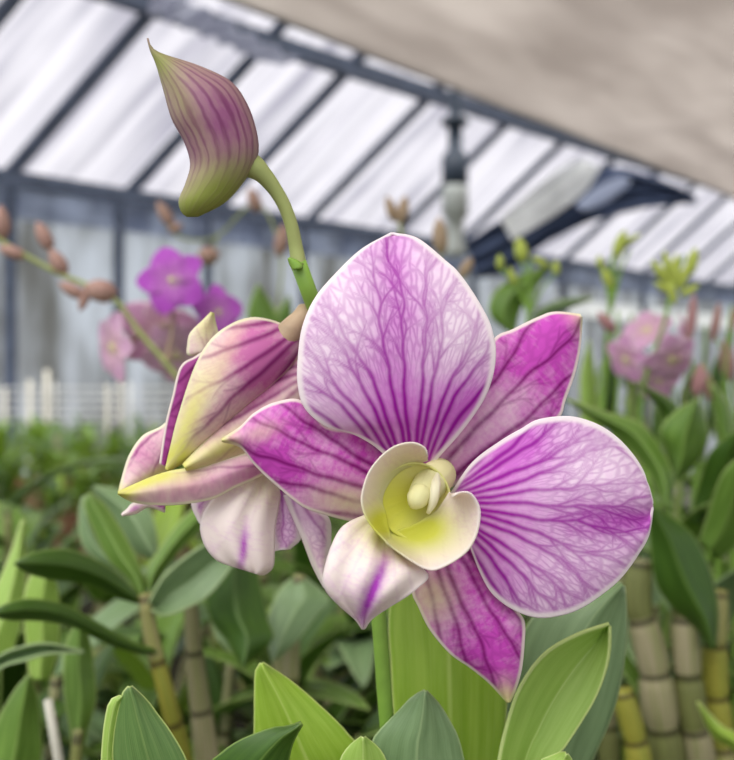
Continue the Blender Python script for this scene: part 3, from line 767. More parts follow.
fold = lambda y0, y1, k, b=0.0: (lambda u, v: y0 + (y1 - y0) * u + k * np.abs(v) + b * np.sin(math.pi * u))
leafsheet('leaf', [(436, 960), (405, 850), (399, 780), (394, 720), (391, 665), (389, 615), (400, 560), (428, 505)], [(452, 960), (490, 850), (501, 770), (506, 715), (507, 660), (503, 615), (480, 555), (432, 505)], fold(.205, .222, .004, -.004), M['leaf_bright'], ORCH)
leafsheet('leaf', [(505, 960), (500, 860), (500, 780), (508, 700), (520, 640), (548, 600), (585, 585), (621, 583)], [(520, 960), (555, 850), (590, 765), (610, 720), (621, 680), (626, 640), (626, 610), (624, 586)], fold(.205, .226, .006, -.002), M['leaf_grey'], ORCH)
leafsheet('leaf', [(492, 960), (490, 860), (497, 770), (507, 722), (521, 684), (545, 652.6), (578, 633.6), (609, 623.5)], [(505, 960), (528, 830), (553, 765), (567, 745), (594, 702), (606, 672), (610, 650), (610, 626)], fold(.195, .20, -.004, -.002), M['leaf_lime'], ORCH)
leafsheet('leaf', [(405, 960), (372, 850), (362, 790), (372, 742), (384, 726), (398, 712), (412, 698), (425, 690.5)], [(420, 960), (458, 850), (466, 780), (462, 752), (457, 735), (450, 722), (440, 706), (426, 691)], fold(.192, .186, .004, -.003), M['leaf_grey'], ORCH)
leafsheet('leaf', [(372, 960), (348, 840), (338, 790), (340, 762), (348, 748), (362, 737)], [(386, 960), (400, 840), (398, 790), (388, 765), (380, 750), (364, 737)], fold(.188, .178, .003, -.002), M['leaf_lime'], ORCH)
leafsheet('leaf', [(535, 960), (535, 840), (540, 765), (550, 757), (562, 752.5), (566, 753)], [(550, 960), (570, 840), (574, 780), (572, 762), (569, 757), (567, 754)], fold(.185, .18, .002), M['leaf_lime'], ORCH)
# the short canes these leaves stand on
cy = at(440, 960, .205)
tube('cane', [np.array([root[0] + .012, .208, BED]), at(440, 1150, .205), at(448, 930, .205)], [.005, .006, .004], M['cane'], ORCH, 30, 12)
tube('cane', [np.array([root[0] + .02, .204, BED]), at(500, 1150, .203), at(505, 930, .2)], [.005, .006, .004], M['cane'], ORCH, 30, 12)

# foreground plant left of it
r2 = at(270, 380, .19); r2[2] = BED
FP = thing('orchid_plant', r2, 'short-leaved green plant at the bottom edge with a bright leaf behind a curled dark one', 'plant')
leafsheet('leaf', [(300, 960), (262, 850), (254, 775), (254.5, 723), (255, 690), (256, 672), (261, 663)], [(318, 960), (372, 840), (366, 760), (350, 736), (332.6, 717), (294.5, 684), (262.5, 663)], fold(.20, .194, .004, -.002), M['leaf_bright'], FP)
leafsheet('leaf', [(215, 960), (190, 840), (205, 772), (222, 752), (242, 739), (272, 728.5), (288, 727), (301, 722.5)], [(235, 960), (270, 860), (283, 800), (287, 770), (290, 752), (293, 741), (298, 731), (302, 724)], fold(.188, .176, .003, -.003), M['leaf_dark'], FP)
tube('cane', [np.array([r2[0], .19, BED]), at(285, 1150, .19), at(306, 930, .199)], [.005, .006, .0035], M['cane'], FP, 24, 12)
tube('cane', [np.array([r2[0] - .01, .188, BED]), at(240, 1150, .188), at(225, 930, .188)], [.005, .006, .0035], M['cane'], FP, 24, 12)
r3 = at(140, 380, .185); r3[2] = BED
FP2 = thing('orchid_plant', r3, 'plant showing one folded grey-green leaf with a pale rim at the bottom left', 'plant')
leafsheet('leaf', [(125, 960), (112, 860), (118, 800), (113, 760), (114, 735), (118, 712), (124, 692), (129, 686.5)], [(150, 960), (200, 860), (195, 790), (186, 758), (170, 730.5), (158, 715), (147, 701), (131, 686.5)], fold(.185, .178, .003, -.003), M['leaf_front'], FP2)
leafsheet('leaf', [(118, 960), (102, 860), (100, 790), (102, 760), (103.5, 738), (106, 718), (110.5, 701), (120, 696)], [(125, 960), (122, 860), (119, 800), (113, 762), (114, 738), (117, 720), (120, 705), (123, 696)], fold(.1855, .18, .001, -.002), M['leaf_lime'], FP2)
tube('cane', [np.array([r3[0], .186, BED]), at(138, 1150, .186), at(132, 930, .186)], [.005, .006, .0035], M['cane'], FP2, 24, 12)


# ================================================================== plants a step behind, left
def cane_to_bed(px, py, Y, path, r, parent, mat='cane'):
    p = at(*path[-1], Y)
    return p


YL = .36
r4 = at(170, 380, YL + .02); r4[2] = BED
LP = thing('orchid_plant', r4, 'leafy plant left of the spike with long arching dark leaves fanning from a yellowish cane', 'plant')
tube('cane', [np.array([at(196, 0, YL + .02)[0], YL + .02, BED]), at(196, 900, YL + .02), at(184, 770, YL + .01), at(168, 700, YL), at(152, 640, YL), at(145, 594, YL)], [.007, .0065, .006, .005, .004, .003], M['cane_ripe'], LP, 50, 14)
tube('cane', [np.array([at(225, 0, YL + .03)[0], YL + .03, BED]), at(222, 900, YL + .03), at(205, 740, YL + .03), at(196, 670, YL + .03), at(190, 590, YL + .03)], [.007, .0065, .006, .006, .003], M['cane_old'], LP, 50, 14)
leafsheet('leaf', [(146, 602), (130, 585), (110, 568), (88, 556), (63.8, 549), (36.8, 552), (14.5, 562.5)], [(140, 604), (117.7, 597.7), (98, 588), (73.6, 582), (49, 579), (27, 572.5), (14.5, 564)], lambda u, v: .36 - .05 * u + .006 * np.abs(v), M['leaf_dark'], LP)
leafsheet('leaf', [(160, 650), (135, 642), (110, 629.6), (86, 616), (61, 604), (32, 599), (12, 602), (-12, 613)], [(150, 655), (122.6, 649), (98, 639), (73.6, 627), (49, 621.5), (28, 620), (12, 620), (-12, 616)], lambda u, v: .355 - .06 * u + .005 * np.abs(v), M['leaf_dark'], LP)
leafsheet('leaf', [(140, 597), (127.5, 578), (108, 558.5), (93, 529), (84, 503), (89, 493.5)], [(147, 596), (145, 580), (135, 556), (122.6, 532), (105, 505), (91, 493.5)], lambda u, v: .362 + .02 * u + .006 * np.abs(v), M['leaf_mid'], LP)
leafsheet('leaf', [(134, 590), (118, 572), (98, 560), (83, 545), (79, 520), (82, 497)], [(140, 592), (125, 570), (108, 548), (97, 528), (90, 508), (85, 496)], lambda u, v: .372 + .02 * u + .004 * np.abs(v), M['leaf_grey'], LP)
leafsheet('leaf', [(150, 592), (146, 573), (158, 551), (178, 524), (198, 506), (222, 494)], [(150, 597), (158, 580), (180, 550), (200, 530), (216, 512), (224, 495)], lambda u, v: .365 + .04 * u + .006 * np.abs(v), M['leaf_mid'], LP)
leafsheet('leaf', [(149, 602), (162, 578), (180, 561), (203, 545), (226, 540), (240, 545)], [(152, 611), (165, 616), (185, 609), (207, 597), (228, 572), (241, 547)], lambda u, v: .36 + .02 * u - .006 * np.abs(v), M['leaf_grey'], LP)
leafsheet('leaf', [(215, 560), (206, 596), (211, 620), (227, 641), (242, 668)], [(255, 560), (262, 590), (268, 620), (272, 640), (243.5, 668)], lambda u, v: .385 - .02 * u + .008 * np.abs(v), M['leaf_dark'], LP)
leafsheet('leaf', [(150, 560), (128, 545), (112, 520), (98, 500), (93, 487)], [(158, 550), (155, 525), (146, 505), (120, 490), (95, 486)], lambda u, v: .40 + .02 * u + .006 * np.abs(v), M['leaf_grey'], LP)
tube('cane', [np.array([at(290, 0, .42)[0], .42, BED]), at(290, 800, .42), at(292, 640, .42), at(300, 575, .42)], [.007, .007, .006, .003], M['cane'], LP, 40, 12)
leafsheet('leaf', [(300, 575), (283, 586), (270, 612), (268, 640), (272, 662)], [(306, 577), (330, 600), (318, 615), (296, 642), (273.5, 662)], lambda u, v: .42 - .03 * u + .005 * np.abs(v), M['leaf_grey'], LP)

r5 = at(60, 380, .33); r5[2] = BED
LQ = thing('orchid_plant', r5, 'plant with upright fresh green leaves and a grey leaf underside at the lower left edge', 'plant')
leafsheet('leaf', [(74, 760), (70, 730), (65, 698), (64, 660), (70, 635), (78, 622)], [(82, 760), (87, 732), (96, 698), (93, 660), (88, 635), (80, 622)], lambda u, v: .335 + .01 * u + .006 * np.abs(v), M['leaf_mid'], LQ)
leafsheet('leaf', [(-25, 860), (-20, 780), (-2, 722), (14.7, 690.7), (28, 675)], [(20, 860), (40, 765), (41, 735), (37, 698), (30, 675)], lambda u, v: .32 + .008 * np.abs(v), M['leaf_mid'], LQ)
leafsheet('leaf', [(-40, 690), (-5, 658), (24, 646), (49, 643.5), (84, 651)], [(-40, 700), (0, 669), (24.5, 661), (50, 654), (84, 652.5)], lambda u, v: .325 + .01 * u - .005 * np.abs(v), M['leaf_grey'], LQ)
leafsheet('leaf', [(-30, 640), (-10, 600), (8, 560), (22, 520)], [(10, 660), (22, 620), (26, 570), (24, 520)], lambda u, v: .37 + .03 * u + .006 * np.abs(v), M['leaf_lime'], LQ)
leafsheet('leaf', [(30, 680), (26, 640), (24, 600), (34, 570), (50, 572)], [(50, 680), (58, 650), (60, 620), (58, 590), (52, 573)], lambda u, v: .37 + .006 * np.abs(v), M['leaf_lime'], LQ)
tube('cane', [np.array([at(70, 0, .34)[0], .34, BED]), at(72, 900, .34), at(76, 755, .336), at(78, 730, .336)], [.006, .006, .004, .002], M['cane'], LQ, 40, 12)
tube('cane', [np.array([at(20, 0, .33)[0], .33, BED]), at(12, 900, .33), at(4, 850, .322)], [.006, .006, .003], M['cane'], LQ, 40, 12)
stk = tube('plant_stake', [np.array([at(66, 0, .36)[0], .36, BED]), at(62, 790, .36), at(48, 700, .36)], [.0022, .0022, .0018], M['stake'], None, 10, 10, origin=(at(66, 0, .36)[0], .36, BED))
tag(stk, 'whitish slim stake rising among the leaves at the lower left', 'stake')

# ================================================================== plants a step behind, right
r6 = at(670, 380, .42); r6[2] = BED
RPL = thing('orchid_plant', r6, 'plant right of the big bloom with thick jointed canes in papery sheaths and broad leaves', 'plant')


def cane(pts, r, mat, parent, Y, ybed=None):
    """jointed cane: slightly waisted at every node"""
    q = [np.array([at(pts[-1][0], 0, Y)[0], Y, BED])] + [at(x, y, Y) for x, y in pts[::-1]]
    n = 113
    k = np.linspace(0, 1, n) * 13 % 1
    rad = r * (1 - .16 * np.exp(-((k - .93) / .06) ** 2)) * (1 + .08 * np.sin(k * math.pi)) * np.interp(np.linspace(0, 1, n), [0, .8, 1], [1, 1, .75])
    return tube('cane', q, rad, M[mat], parent, n, 16)


cane([(640, 560), (637, 600), (646, 634), (654, 670), (659, 707), (665, 744), (672, 800), (675, 880)], .0082, 'cane_old', RPL, .42)
cane([(682, 560), (685, 639), (688, 686), (694, 728), (700, 765), (705, 850)], .0070, 'cane_old', RPL, .42)
cane([(718, 590), (716, 620), (714.5, 665), (717, 712), (721, 760), (724, 850)], .0066, 'cane_ripe', RPL, .43)
cane([(622, 690), (625, 702), (633, 731), (639, 765), (646, 850)], .0064, 'cane_ripe', RPL, .40)
cane([(700, 650), (703, 700), (712, 750), (716, 850)], .0062, 'cane_old', RPL, .46)
cane([(598, 640), (604, 700), (610, 760), (612, 850)], .0058, 'cane_old', RPL, .47)
leafsheet('leaf', [(674, 482), (666, 452), (661, 430), (676, 411), (697, 399)], [(676, 482), (690, 470), (703, 454), (708, 432), (698.5, 399)], lambda u, v: .45 - .01 * u + .012 * np.abs(v), M['leaf_mid'], RPL)
leafsheet('leaf', [(664, 510), (657, 490), (644.7, 466), (622.7, 441), (594, 420), (566, 400)], [(668, 505), (674, 480), (664, 454), (641, 424), (603, 411), (566, 398)], lambda u, v: .43 + .03 * u + .01 * np.abs(v), M['leaf_mid'], RPL)
leafsheet('leaf', [(710, 650), (694, 626), (671, 606), (655, 580), (650, 540), (648, 505)], [(716, 648), (718, 610), (710, 570), (692, 534), (665, 512), (650, 504)], lambda u, v: .405 + .01 * np.abs(v), M['leaf_dark'], RPL)
leafsheet('leaf', [(690, 520), (700, 480), (712, 450), (740, 428)], [(700, 525), (722, 505), (740, 480), (742, 430)], lambda u, v: .46 - .03 * u + .006 * np.abs(v), M['leaf_dark'], RPL)
leafsheet('leaf', [(700, 540), (712, 500), (725, 470), (748, 450)], [(720, 560), (740, 540), (752, 500), (750, 450)], lambda u, v: .44 - .03 * u + .006 * np.abs(v), M['leaf_mid'], RPL)
leafsheet('leaf', [(700, 500), (720, 460), (716, 420), (712, 385)], [(706, 500), (732, 460), (730, 410), (714, 385)], lambda u, v: .5 + .006 * np.abs(v), M['leaf_mid'], RPL)
leafsheet('leaf', [(760, 790), (735, 752), (712, 735), (697, 702)], [(770, 780), (742, 738), (722, 726), (698.5, 702)], lambda u, v: .38 + .005 * np.abs(v), M['leaf_bright'], RPL)
leafsheet('leaf', [(672, 478), (672, 440), (660, 410), (640, 385)], [(676, 478), (684, 440), (676, 405), (642, 384)], lambda u, v: .49 + .006 * np.abs(v), M['leaf_dark'], RPL)


# ================================================================== generic leafy plants filling the bench
def leaf3d(parent, base, az, elev, length, width, droop, foldk, mat, nu=14, nv=7, name='leaf'):
    u = np.linspace(0, 1, nu)
    e = elev - droop * u ** 1.3
    ds = length / (nu - 1)
    h = np.r_[0, np.cumsum(np.cos(e[:-1]) * ds)]; z = np.r_[0, np.cumsum(np.sin(e[:-1]) * ds)]
    ca, sa = math.cos(az), math.sin(az)
    cen = np.stack([base[0] + ca * h, base[1] + sa * h, base[2] + z], 1)
    wid = width / 2 * np.clip(np.sin(math.pi * np.clip(u, 0, 1) ** 0.75), 0, 1) ** 0.7 + .0006
    v = np.linspace(-1, 1, nv)
    up = np.stack([-np.sin(e) * ca, -np.sin(e) * sa, np.cos(e)], 1)
    sd = np.array([-sa, ca, 0])
    p = cen[:, None, :] + sd[None, None, :] * (wid[:, None] * v[None, :])[..., None] + up[:, None, :] * (foldk * wid[:, None] * np.abs(v)[None, :])[..., None]
    uvp = np.stack([np.tile(v, (nu, 1)), np.tile(u[:, None], (1, nv)), (1 - np.abs(v))[None, :] * wid[:, None] / width * .6], -1).reshape(-1, 3)
    return p.reshape(-1, 3), grid_faces(nu, nv), uvp


def gen_plant(seed, nc, hgt, mats):
    rg = random.Random(seed)
    root = thing('orchid_plant', (0, 0, 0), 'x', 'plant')
    for c in range(nc):
        a = rg.uniform(0, 6.28); lean = rg.uniform(.02, .1)
        h = hgt * rg.uniform(.75, 1.05)
        b = np.array([rg.uniform(-.03, .03), rg.uniform(-.03, .03), 0])
        tip = b + np.array([math.cos(a) * lean, math.sin(a) * lean, h])
        tube('cane', [b, (b + tip) / 2 + [0, 0, .01], tip], [.006, .0065, .003], M['cane'], root, 24, 10)
        for k in range(rg.randint(4, 6)):
            t = 1 - k * .12
            p = b + (tip - b) * t
            az = a + (k % 2) * math.pi + rg.uniform(-.6, .6) + c
            v, f, uvp = leaf3d(None, p, az, rg.uniform(.5, 1.25), rg.uniform(.09, .14), rg.uniform(.024, .036), rg.uniform(.5, 1.5), .25, None)
            mesh_obj('leaf', v, f, M[rg.choice(mats)], root, dict(uvp=uvp), thick=.0006)
    return root


protos = [gen_plant(s, 3, h, m) for s, h, m in ((1, .30, ['leaf_mid', 'leaf_dark', 'leaf_dark']), (2, .34, ['leaf_mid', 'leaf_grey', 'leaf_mid']), (3, .27, ['leaf_mid', 'leaf_dark', 'leaf_bright']), (4, .32, ['leaf_dark', 'leaf_mid', 'leaf_grey']))]
places = []
for row, (Y, n) in enumerate(((.60, 6), (.80, 7), (1.05, 8), (1.35, 9), (1.7, 9))):
    for k in range(n):
        x = (-.50 + 1.0 * (k + .5 * (row % 2)) / (n - .5)) * Y + random.uniform(-.03, .03)
        places.append((x, Y + random.uniform(-.06, .06), row, k))
for px, Y in ((20, .47), (95, .50), (165, .47), (235, .5), (300, .48), (345, .53), (60, .56), (200, .55), (600, .55), (720, .55)):
    places.append(((px - CX) / F * Y, Y, 0, px % 5))
used = set()
for i, (x, y, row, k) in enumerate(places):
    pi = (row * 3 + k) % 4
    left = x < -.05
    if left and random.random() < .5: pi = 2
    if i >= 39: pi = (0, 3)[i % 2]
    o = protos[pi] if pi not in used else copy_tree(protos[pi])
    used.add(pi)
    s = (1.0 if x < .05 else (.92 if row < 2 else 1.1)) * random.uniform(.92, 1.06)
    if left and row >= 2: s *= .8
    if i >= 39: s = .86 + .3 * (y - .47)
    o.location = (x, y, BED); o.rotation_euler = (0, 0, random.uniform(0, 6.28)); o.scale = (s, s, s)
    if x < .05 * y:
        tag(o, 'blurred leafy green plant in the rows behind the arching dark leaves at left', 'plant', 'leafy plants behind the bloom on the left side')
    else:
        tag(o, 'blurred leafy green plant in the rows behind the jointed canes at right', 'plant', 'leafy plants behind the bloom on the right side')


# ================================================================== young plants on the far bench
def young_plant(seed):
    rg = random.Random(seed)
    root = thing('young_plant', (0, 0, 0), 'x', 'plant')
    pr = [(0, .035), (0.001, .036), (.09, .05), (.092, .047), (.075, .045)]
    a = np.linspace(0, 2 * math.pi, 14, endpoint=False)
    v = np.vstack([np.stack([r * np.cos(a), r * np.sin(a), z + 0 * a], 1) for z, r in pr] + [np.array([[0, 0, .075], [0, 0, 0]])])
    f = grid_faces(len(pr), 14, True) + [(4 * 14 + j, 4 * 14 + (j + 1) % 14, 70) for j in range(14)] + [((j + 1) % 14, j, 71) for j in range(14)]
    mesh_obj('pot', v, f, M['clay'], root)
    V, Fc, U = [], [], []
    n = 0
    for k in range(16):
        h = rg.uniform(.08, .26)
        v, f, uvp = leaf3d(None, (rg.uniform(-.02, .02), rg.uniform(-.02, .02), h), rg.uniform(0, 6.28), rg.uniform(.6, 1.3), rg.uniform(.10, .17), rg.uniform(.018, .032), rg.uniform(.4, 1.6), .25, None, 9, 5)
        V.append(v); U.append(uvp); Fc += [tuple(i + n for i in q) for q in f]; n += len(v)
    mesh_obj('foliage', np.vstack(V), Fc, M[rg.choice(['leaf_mid', 'leaf_dark'])], root, dict(uvp=np.vstack(U)))
    for k in range(2):
        a = rg.uniform(0, 6.28)
        tube('shoot', [np.array([.01 * math.cos(a), .01 * math.sin(a), .07]), np.array([.02 * math.cos(a), .02 * math.sin(a), .30])], [.004, .003], M['cane'], root, 8, 8)
    return root


yp = [young_plant(s) for s in (21, 22, 23, 24)]
used = set(); n = 0
for row, Y in enumerate((2.65, 2.95, 3.3, 3.7, 4.2)):
    cnt = 14 + row * 2
    for k in range(cnt):
        x = (-.46 + .60 * k / (cnt - 1)) * Y + random.uniform(-.03, .03)
        pi = random.randrange(4)
        o = yp[pi] if pi not in used else copy_tree(yp[pi]); used.add(pi)
        o.location = (x, Y + random.uniform(-.05, .05), FBZ); s = random.uniform(1.0, 1.3)
        o.rotation_euler = (0, 0, random.uniform(0, 6.28)); o.scale = (s, s, s)
        tag(o, 'small blurred potted plant in the green rows on the far bench', 'plant', 'young potted plants on the far bench')

# white wire rack and stakes behind them
wr = thing('wire_rack', at(90, 420, 5.0) * [1, 1, 0], 'low white wire rack in front of the plastic wall at left', 'rack')
for k, y in enumerate((388, 396, 404, 412, 420)):
    tube('wire', [at(-30, y, 5.0), at(60, y + .5, 5.05), at(215, y, 5.1)], [.0045, .0045], M['white_wire'], wr, 8, 8)
for px in (-20, 55, 130, 205):
    tube('upright', [at(px, 382, 5.06), at(px, 382, 5.06) * [1, 1, 0]], [.008, .008], M['white_wire'], wr, 4, 8)
for i, (px, top, w, lb) in enumerate(((30, 380, .026, 'white post third from the left edge by the wire rack'), (47, 370, .030, 'tallest white post standing before the wire rack'), (108, 385, .020, 'slim pale post at the middle of the wire rack'), (120, 378, .022, 'pale post just left of the drooping side bloom'), (5, 388, .020, 'short pale post at the extreme left edge behind the green rows'))):
    p = at(px, top, 4.75)
    o = tube('post', [p * [1, 1, 0], p * [1, 1, .5], p], [w * .6, w * .6, w * .5], M['stake'], None, 6, 10, origin=p * [1, 1, 0])
    tag(o, lb, 'post', 'pale posts by the wire rack')


# ================================================================== blurred sprays
def tepal3(parent, c, nrm, ang, ln, wd, mat, name='petal', cup=.25, wash=.4, green=0.0, vs=.6):
    """petal of a far bloom: from centre c, lying in the plane across nrm, pointing at ang"""
    n = np.array(nrm, float); n /= np.linalg.norm(n)
    x = np.cross([0, 0, 1.0], n); x /= np.linalg.norm(x); y = np.cross(n, x)
    d = x * math.cos(ang) + y * math.sin(ang); s = np.cross(n, d)
    nu, nv = 14, 9
    u = np.linspace(0, 1, nu)[:, None]; v = np.linspace(-1, 1, nv)[None, :]
    w = wd / 2 * np.clip(np.sin(math.pi * u ** .8), 0, 1) ** .65 + .0004
    p = np.array(c) + d * (ln * u + 0 * v)[..., None] + s * (w * v)[..., None] + n * (cup * ln * (.5 * u * (1 - u) * 2 - .25 * u ** 2 + .2 * v * v * u * .4))[..., None]
    vein = np.stack([v * 3 + 0 * u, u + 0 * v, (1 - np.abs(v)) * w / wd * .4], -1).reshape(-1, 3)
    pig = np.stack([wash + 0 * u * v, np.clip(green * (1 - u * 1.6), 0, 1) + 0 * v, vs + 0 * u * v, 1 + 0 * u * v], -1).reshape(-1, 4)
    return mesh_obj(name, p.reshape(-1, 3), grid_faces(nu, nv), mat, parent, dict(vein=vein, pig=pig, uvp=vein), thick=.0006)


def bloom(parent, px, py, Y, size, nrm, rot, mat, wash=.4, vs=.6):
    c = at(px, py, Y); n = np.array(nrm, float); n /= np.linalg.norm(n)
    r = size / F * Y
    fl = tube('flower', [c - n * r * .5, c - n * r * .2, c + n * r * .12], [r * .05, r * .09, r * .07], M['column'], parent, 8, 10)
    for k in range(5):
        tepal3(fl, c, n, rot + k * 2 * math.pi / 5, r * (1.0 if k % 2 else .95), r * (.74 if k in (1, 4) else .92), mat, 'petal' if k in (1, 4) else 'sepal', wash=wash, green=.35, vs=vs)
    tepal3(fl, c + n * r * .08, n + np.array([0, 0, -.5]), rot + math.pi * 1.2, r * .6, r * .5, mat, 'lip', .5, wash=.15, green=.9, vs=vs)
    return fl


def bud3(parent, px, py, Y, ln, wd, ang, mat, wash=.3, green=0.3, name='bud'):
    """closed bud seen at px, py, ln long in pixels, pointing at ang (degrees, picture sense)"""
    a = math.radians(ang); dx, dy = math.cos(a), -math.sin(a)
    p = [at(px - dx * ln * t, py - dy * ln * t, Y + .002 * t) for t in (.5, .2, -.15, -.5)]
    k = Y / F * wd / 2
    return tube(name, p, [k * .35, k * .95, k, k * .8, k * .12], mat, parent, 14, 10, pig=(wash, green, .5, 1))


YS = .55
rl = np.array([at(214, 0, YS)[0], YS, BED])
S1 = thing('orchid_spray', rl, 'arching stem at left with a row of dusky buds and pink and violet blooms', 'orchid')
st = tube('stem', [rl, at(214, 600, YS), at(205, 480, YS), at(187, 395, YS), at(165, 362, YS), at(140, 333, YS), at(116, 300, YS), at(95, 288, YS), at(60, 274, YS), at(30, 258, YS), at(0, 240, YS), at(-20, 226, YS)], [.003, .003, .0024, .0022, .0018, .0014], M['bud_stem'], S1, 60, 10)
for a in ((44, 236, 32, 15, 115), (58, 262, 30, 16, 120), (72, 290, 30, 14, 150), (100, 291, 34, 24, 170), (12, 252, 30, 14, 160), (2, 222, 34, 16, 95), (84, 300, 24, 10, 250)):
    bud3(S1, a[0], a[1], YS, a[2], a[3], a[4], M['far_bud'], .4, .25)
bloom(S1, 172, 280, .54, 38, (-.1, -1, .1), 1.9, M['far_purple'], .75, .5)
bloom(S1, 114, 346, .56, 38, (-.75, -.7, -.1), 1.2, M['far_pink'], .35, .5)
bloom(S1, 218, 312, .56, 30, (.5, -.8, .2), .3, M['far_purple'], .6, .4)
bloom(S1, 158, 330, .58, 44, (.1, -1, -.25), 2.6, M['far_pink'], .5, .5)
bloom(S1, 176, 352, .585, 36, (.3, -1, -.5), 1.0, M['far_pink'], .3, .5)
for a in ((170, 330), (150, 342), (200, 340), (165, 352)):
    pass
tube('flower_stalk', [at(165, 362, YS), at(172, 330, .555), at(170, 288, .553)], [.0012, .001], M['ovary'], S1, 14, 8)
tube('flower_stalk', [at(140, 333, YS), at(130, 342, .565), at(120, 348, .572)], [.0012, .001], M['ovary'], S1, 14, 8)
tube('flower_stalk', [at(187, 395, YS), at(205, 350, .57), at(212, 316, .572)], [.0012, .001], M['ovary'], S1, 14, 8)

# thin spike far behind with small buds, left of the stem
YT = .9
rt = np.array([at(262, 0, YT)[0], YT, BED])
S2 = thing('bud_spike', rt, 'thin blurred spike with small brownish buds arching behind the large bud', 'orchid')
tube('stem', [rt, at(262, 480, YT), at(275, 330, YT), at(282, 262, YT), at(268, 214, YT), at(250, 205, YT), at(218, 236, YT), at(190, 240, YT), at(172, 232, YT), at(164, 216, YT)], [.0022, .002, .0014, .0012], M['bud_stem'], S2, 60, 8)
for a in ((165, 214, 30, 13, 120), (209, 256, 22, 20, 10), (254, 200, 26, 14, 110), (282, 240, 34, 15, 80), (176, 228, 16, 9, 30)):
    bud3(S2, a[0], a[1], YT, a[2], a[3], a[4], M['far_bud'], .35, .3)
tube('flower_stalk', [at(218, 236, YT), at(212, 248, YT)], [.0012, .001], M['bud_stem'], S2, 6, 8)
# leaf tip showing right of the violet bloom
# spike behind the upper petal
YU = .7
ru = np.array([at(420, 0, YU)[0], YU, BED])
S3 = thing('bud_spike', ru, 'spike rising behind the upper petal with two brown buds at its tip', 'orchid')
tube('stem', [ru, at(418, 500, YU), at(410, 320, YU), at(399, 214, YU)], [.0025, .002, .0014], M['bud_stem'], S3, 40, 8)
for a in ((391, 209, 28, 11, 108), (403, 210, 30, 13, 80), (440, 236, 38, 16, 95), (466, 268, 24, 12, 60)):
    bud3(S3, a[0], a[1], YU, a[2], a[3], a[4], M['far_bud'], .1, .45)
tube('flower_stalk', [at(412, 330, YU), at(436, 290, YU), at(440, 252, YU)], [.0012, .001], M['bud_stem'], S3, 12, 8)
tube('flower_stalk', [at(412, 340, YU), at(450, 300, YU), at(463, 276, YU)], [.0012, .001], M['bud_stem'], S3, 12, 8)

# right: pink spray and green bud spikes
YR = .62
rr_ = np.array([at(655, 0, YR)[0], YR, BED])
S4 = thing('orchid_spray', rr_, 'blurred pink spray at right with open blooms under a cluster of green buds', 'orchid')
tube('stem', [rr_, at(655, 560, YR), at(640, 440, YR), at(645, 380, YR), at(662, 330, YR), at(672, 290, YR), at(684, 255, YR)], [.003, .0026, .0022, .0016, .0012], M['stem'], S4, 50, 10)
bloom(S4, 626, 358, .60, 27, (-.9, -.5, -.3), 1.3, M['far_pink'], .6, .5)
bloom(S4, 670, 358, .62, 31, (.25, -.8, -.5), 2.0, M['far_pink'], .45, .5)
bloom(S4, 648, 330, .64, 27, (-.5, -.8, .7), .6, M['far_pink'], .4, .5)
bloom(S4, 686, 338, .64, 27, (.8, -.5, .2), 2.9, M['far_pink'], .3, .5)
bloom(S4, 660, 378, .63, 26, (.2, -1, -.4), .2, M['far_pink'], .5, .5)
for i, a in enumerate(((660, 272, 30, 9, 125), (668, 266, 32, 9, 105), (676, 270, 34, 10, 88), (684, 276, 30, 9, 70), (692, 262, 30, 12, 75), (664, 288, 24, 8, 150), (690, 290, 22, 8, 30), (672, 292, 26, 9, 100))):
    bud3(S4, *a[:2], YR, *a[2:], M['green_bud'], .3, .6)
for a in ((606, 322, 26, 12, 130), (692, 316, 46, 10, 85), (699, 380, 34, 14, 80)):
    bud3(S4, *a[:2], YR, *a[2:], M['far_bud'], .5, .1)
YV = .66
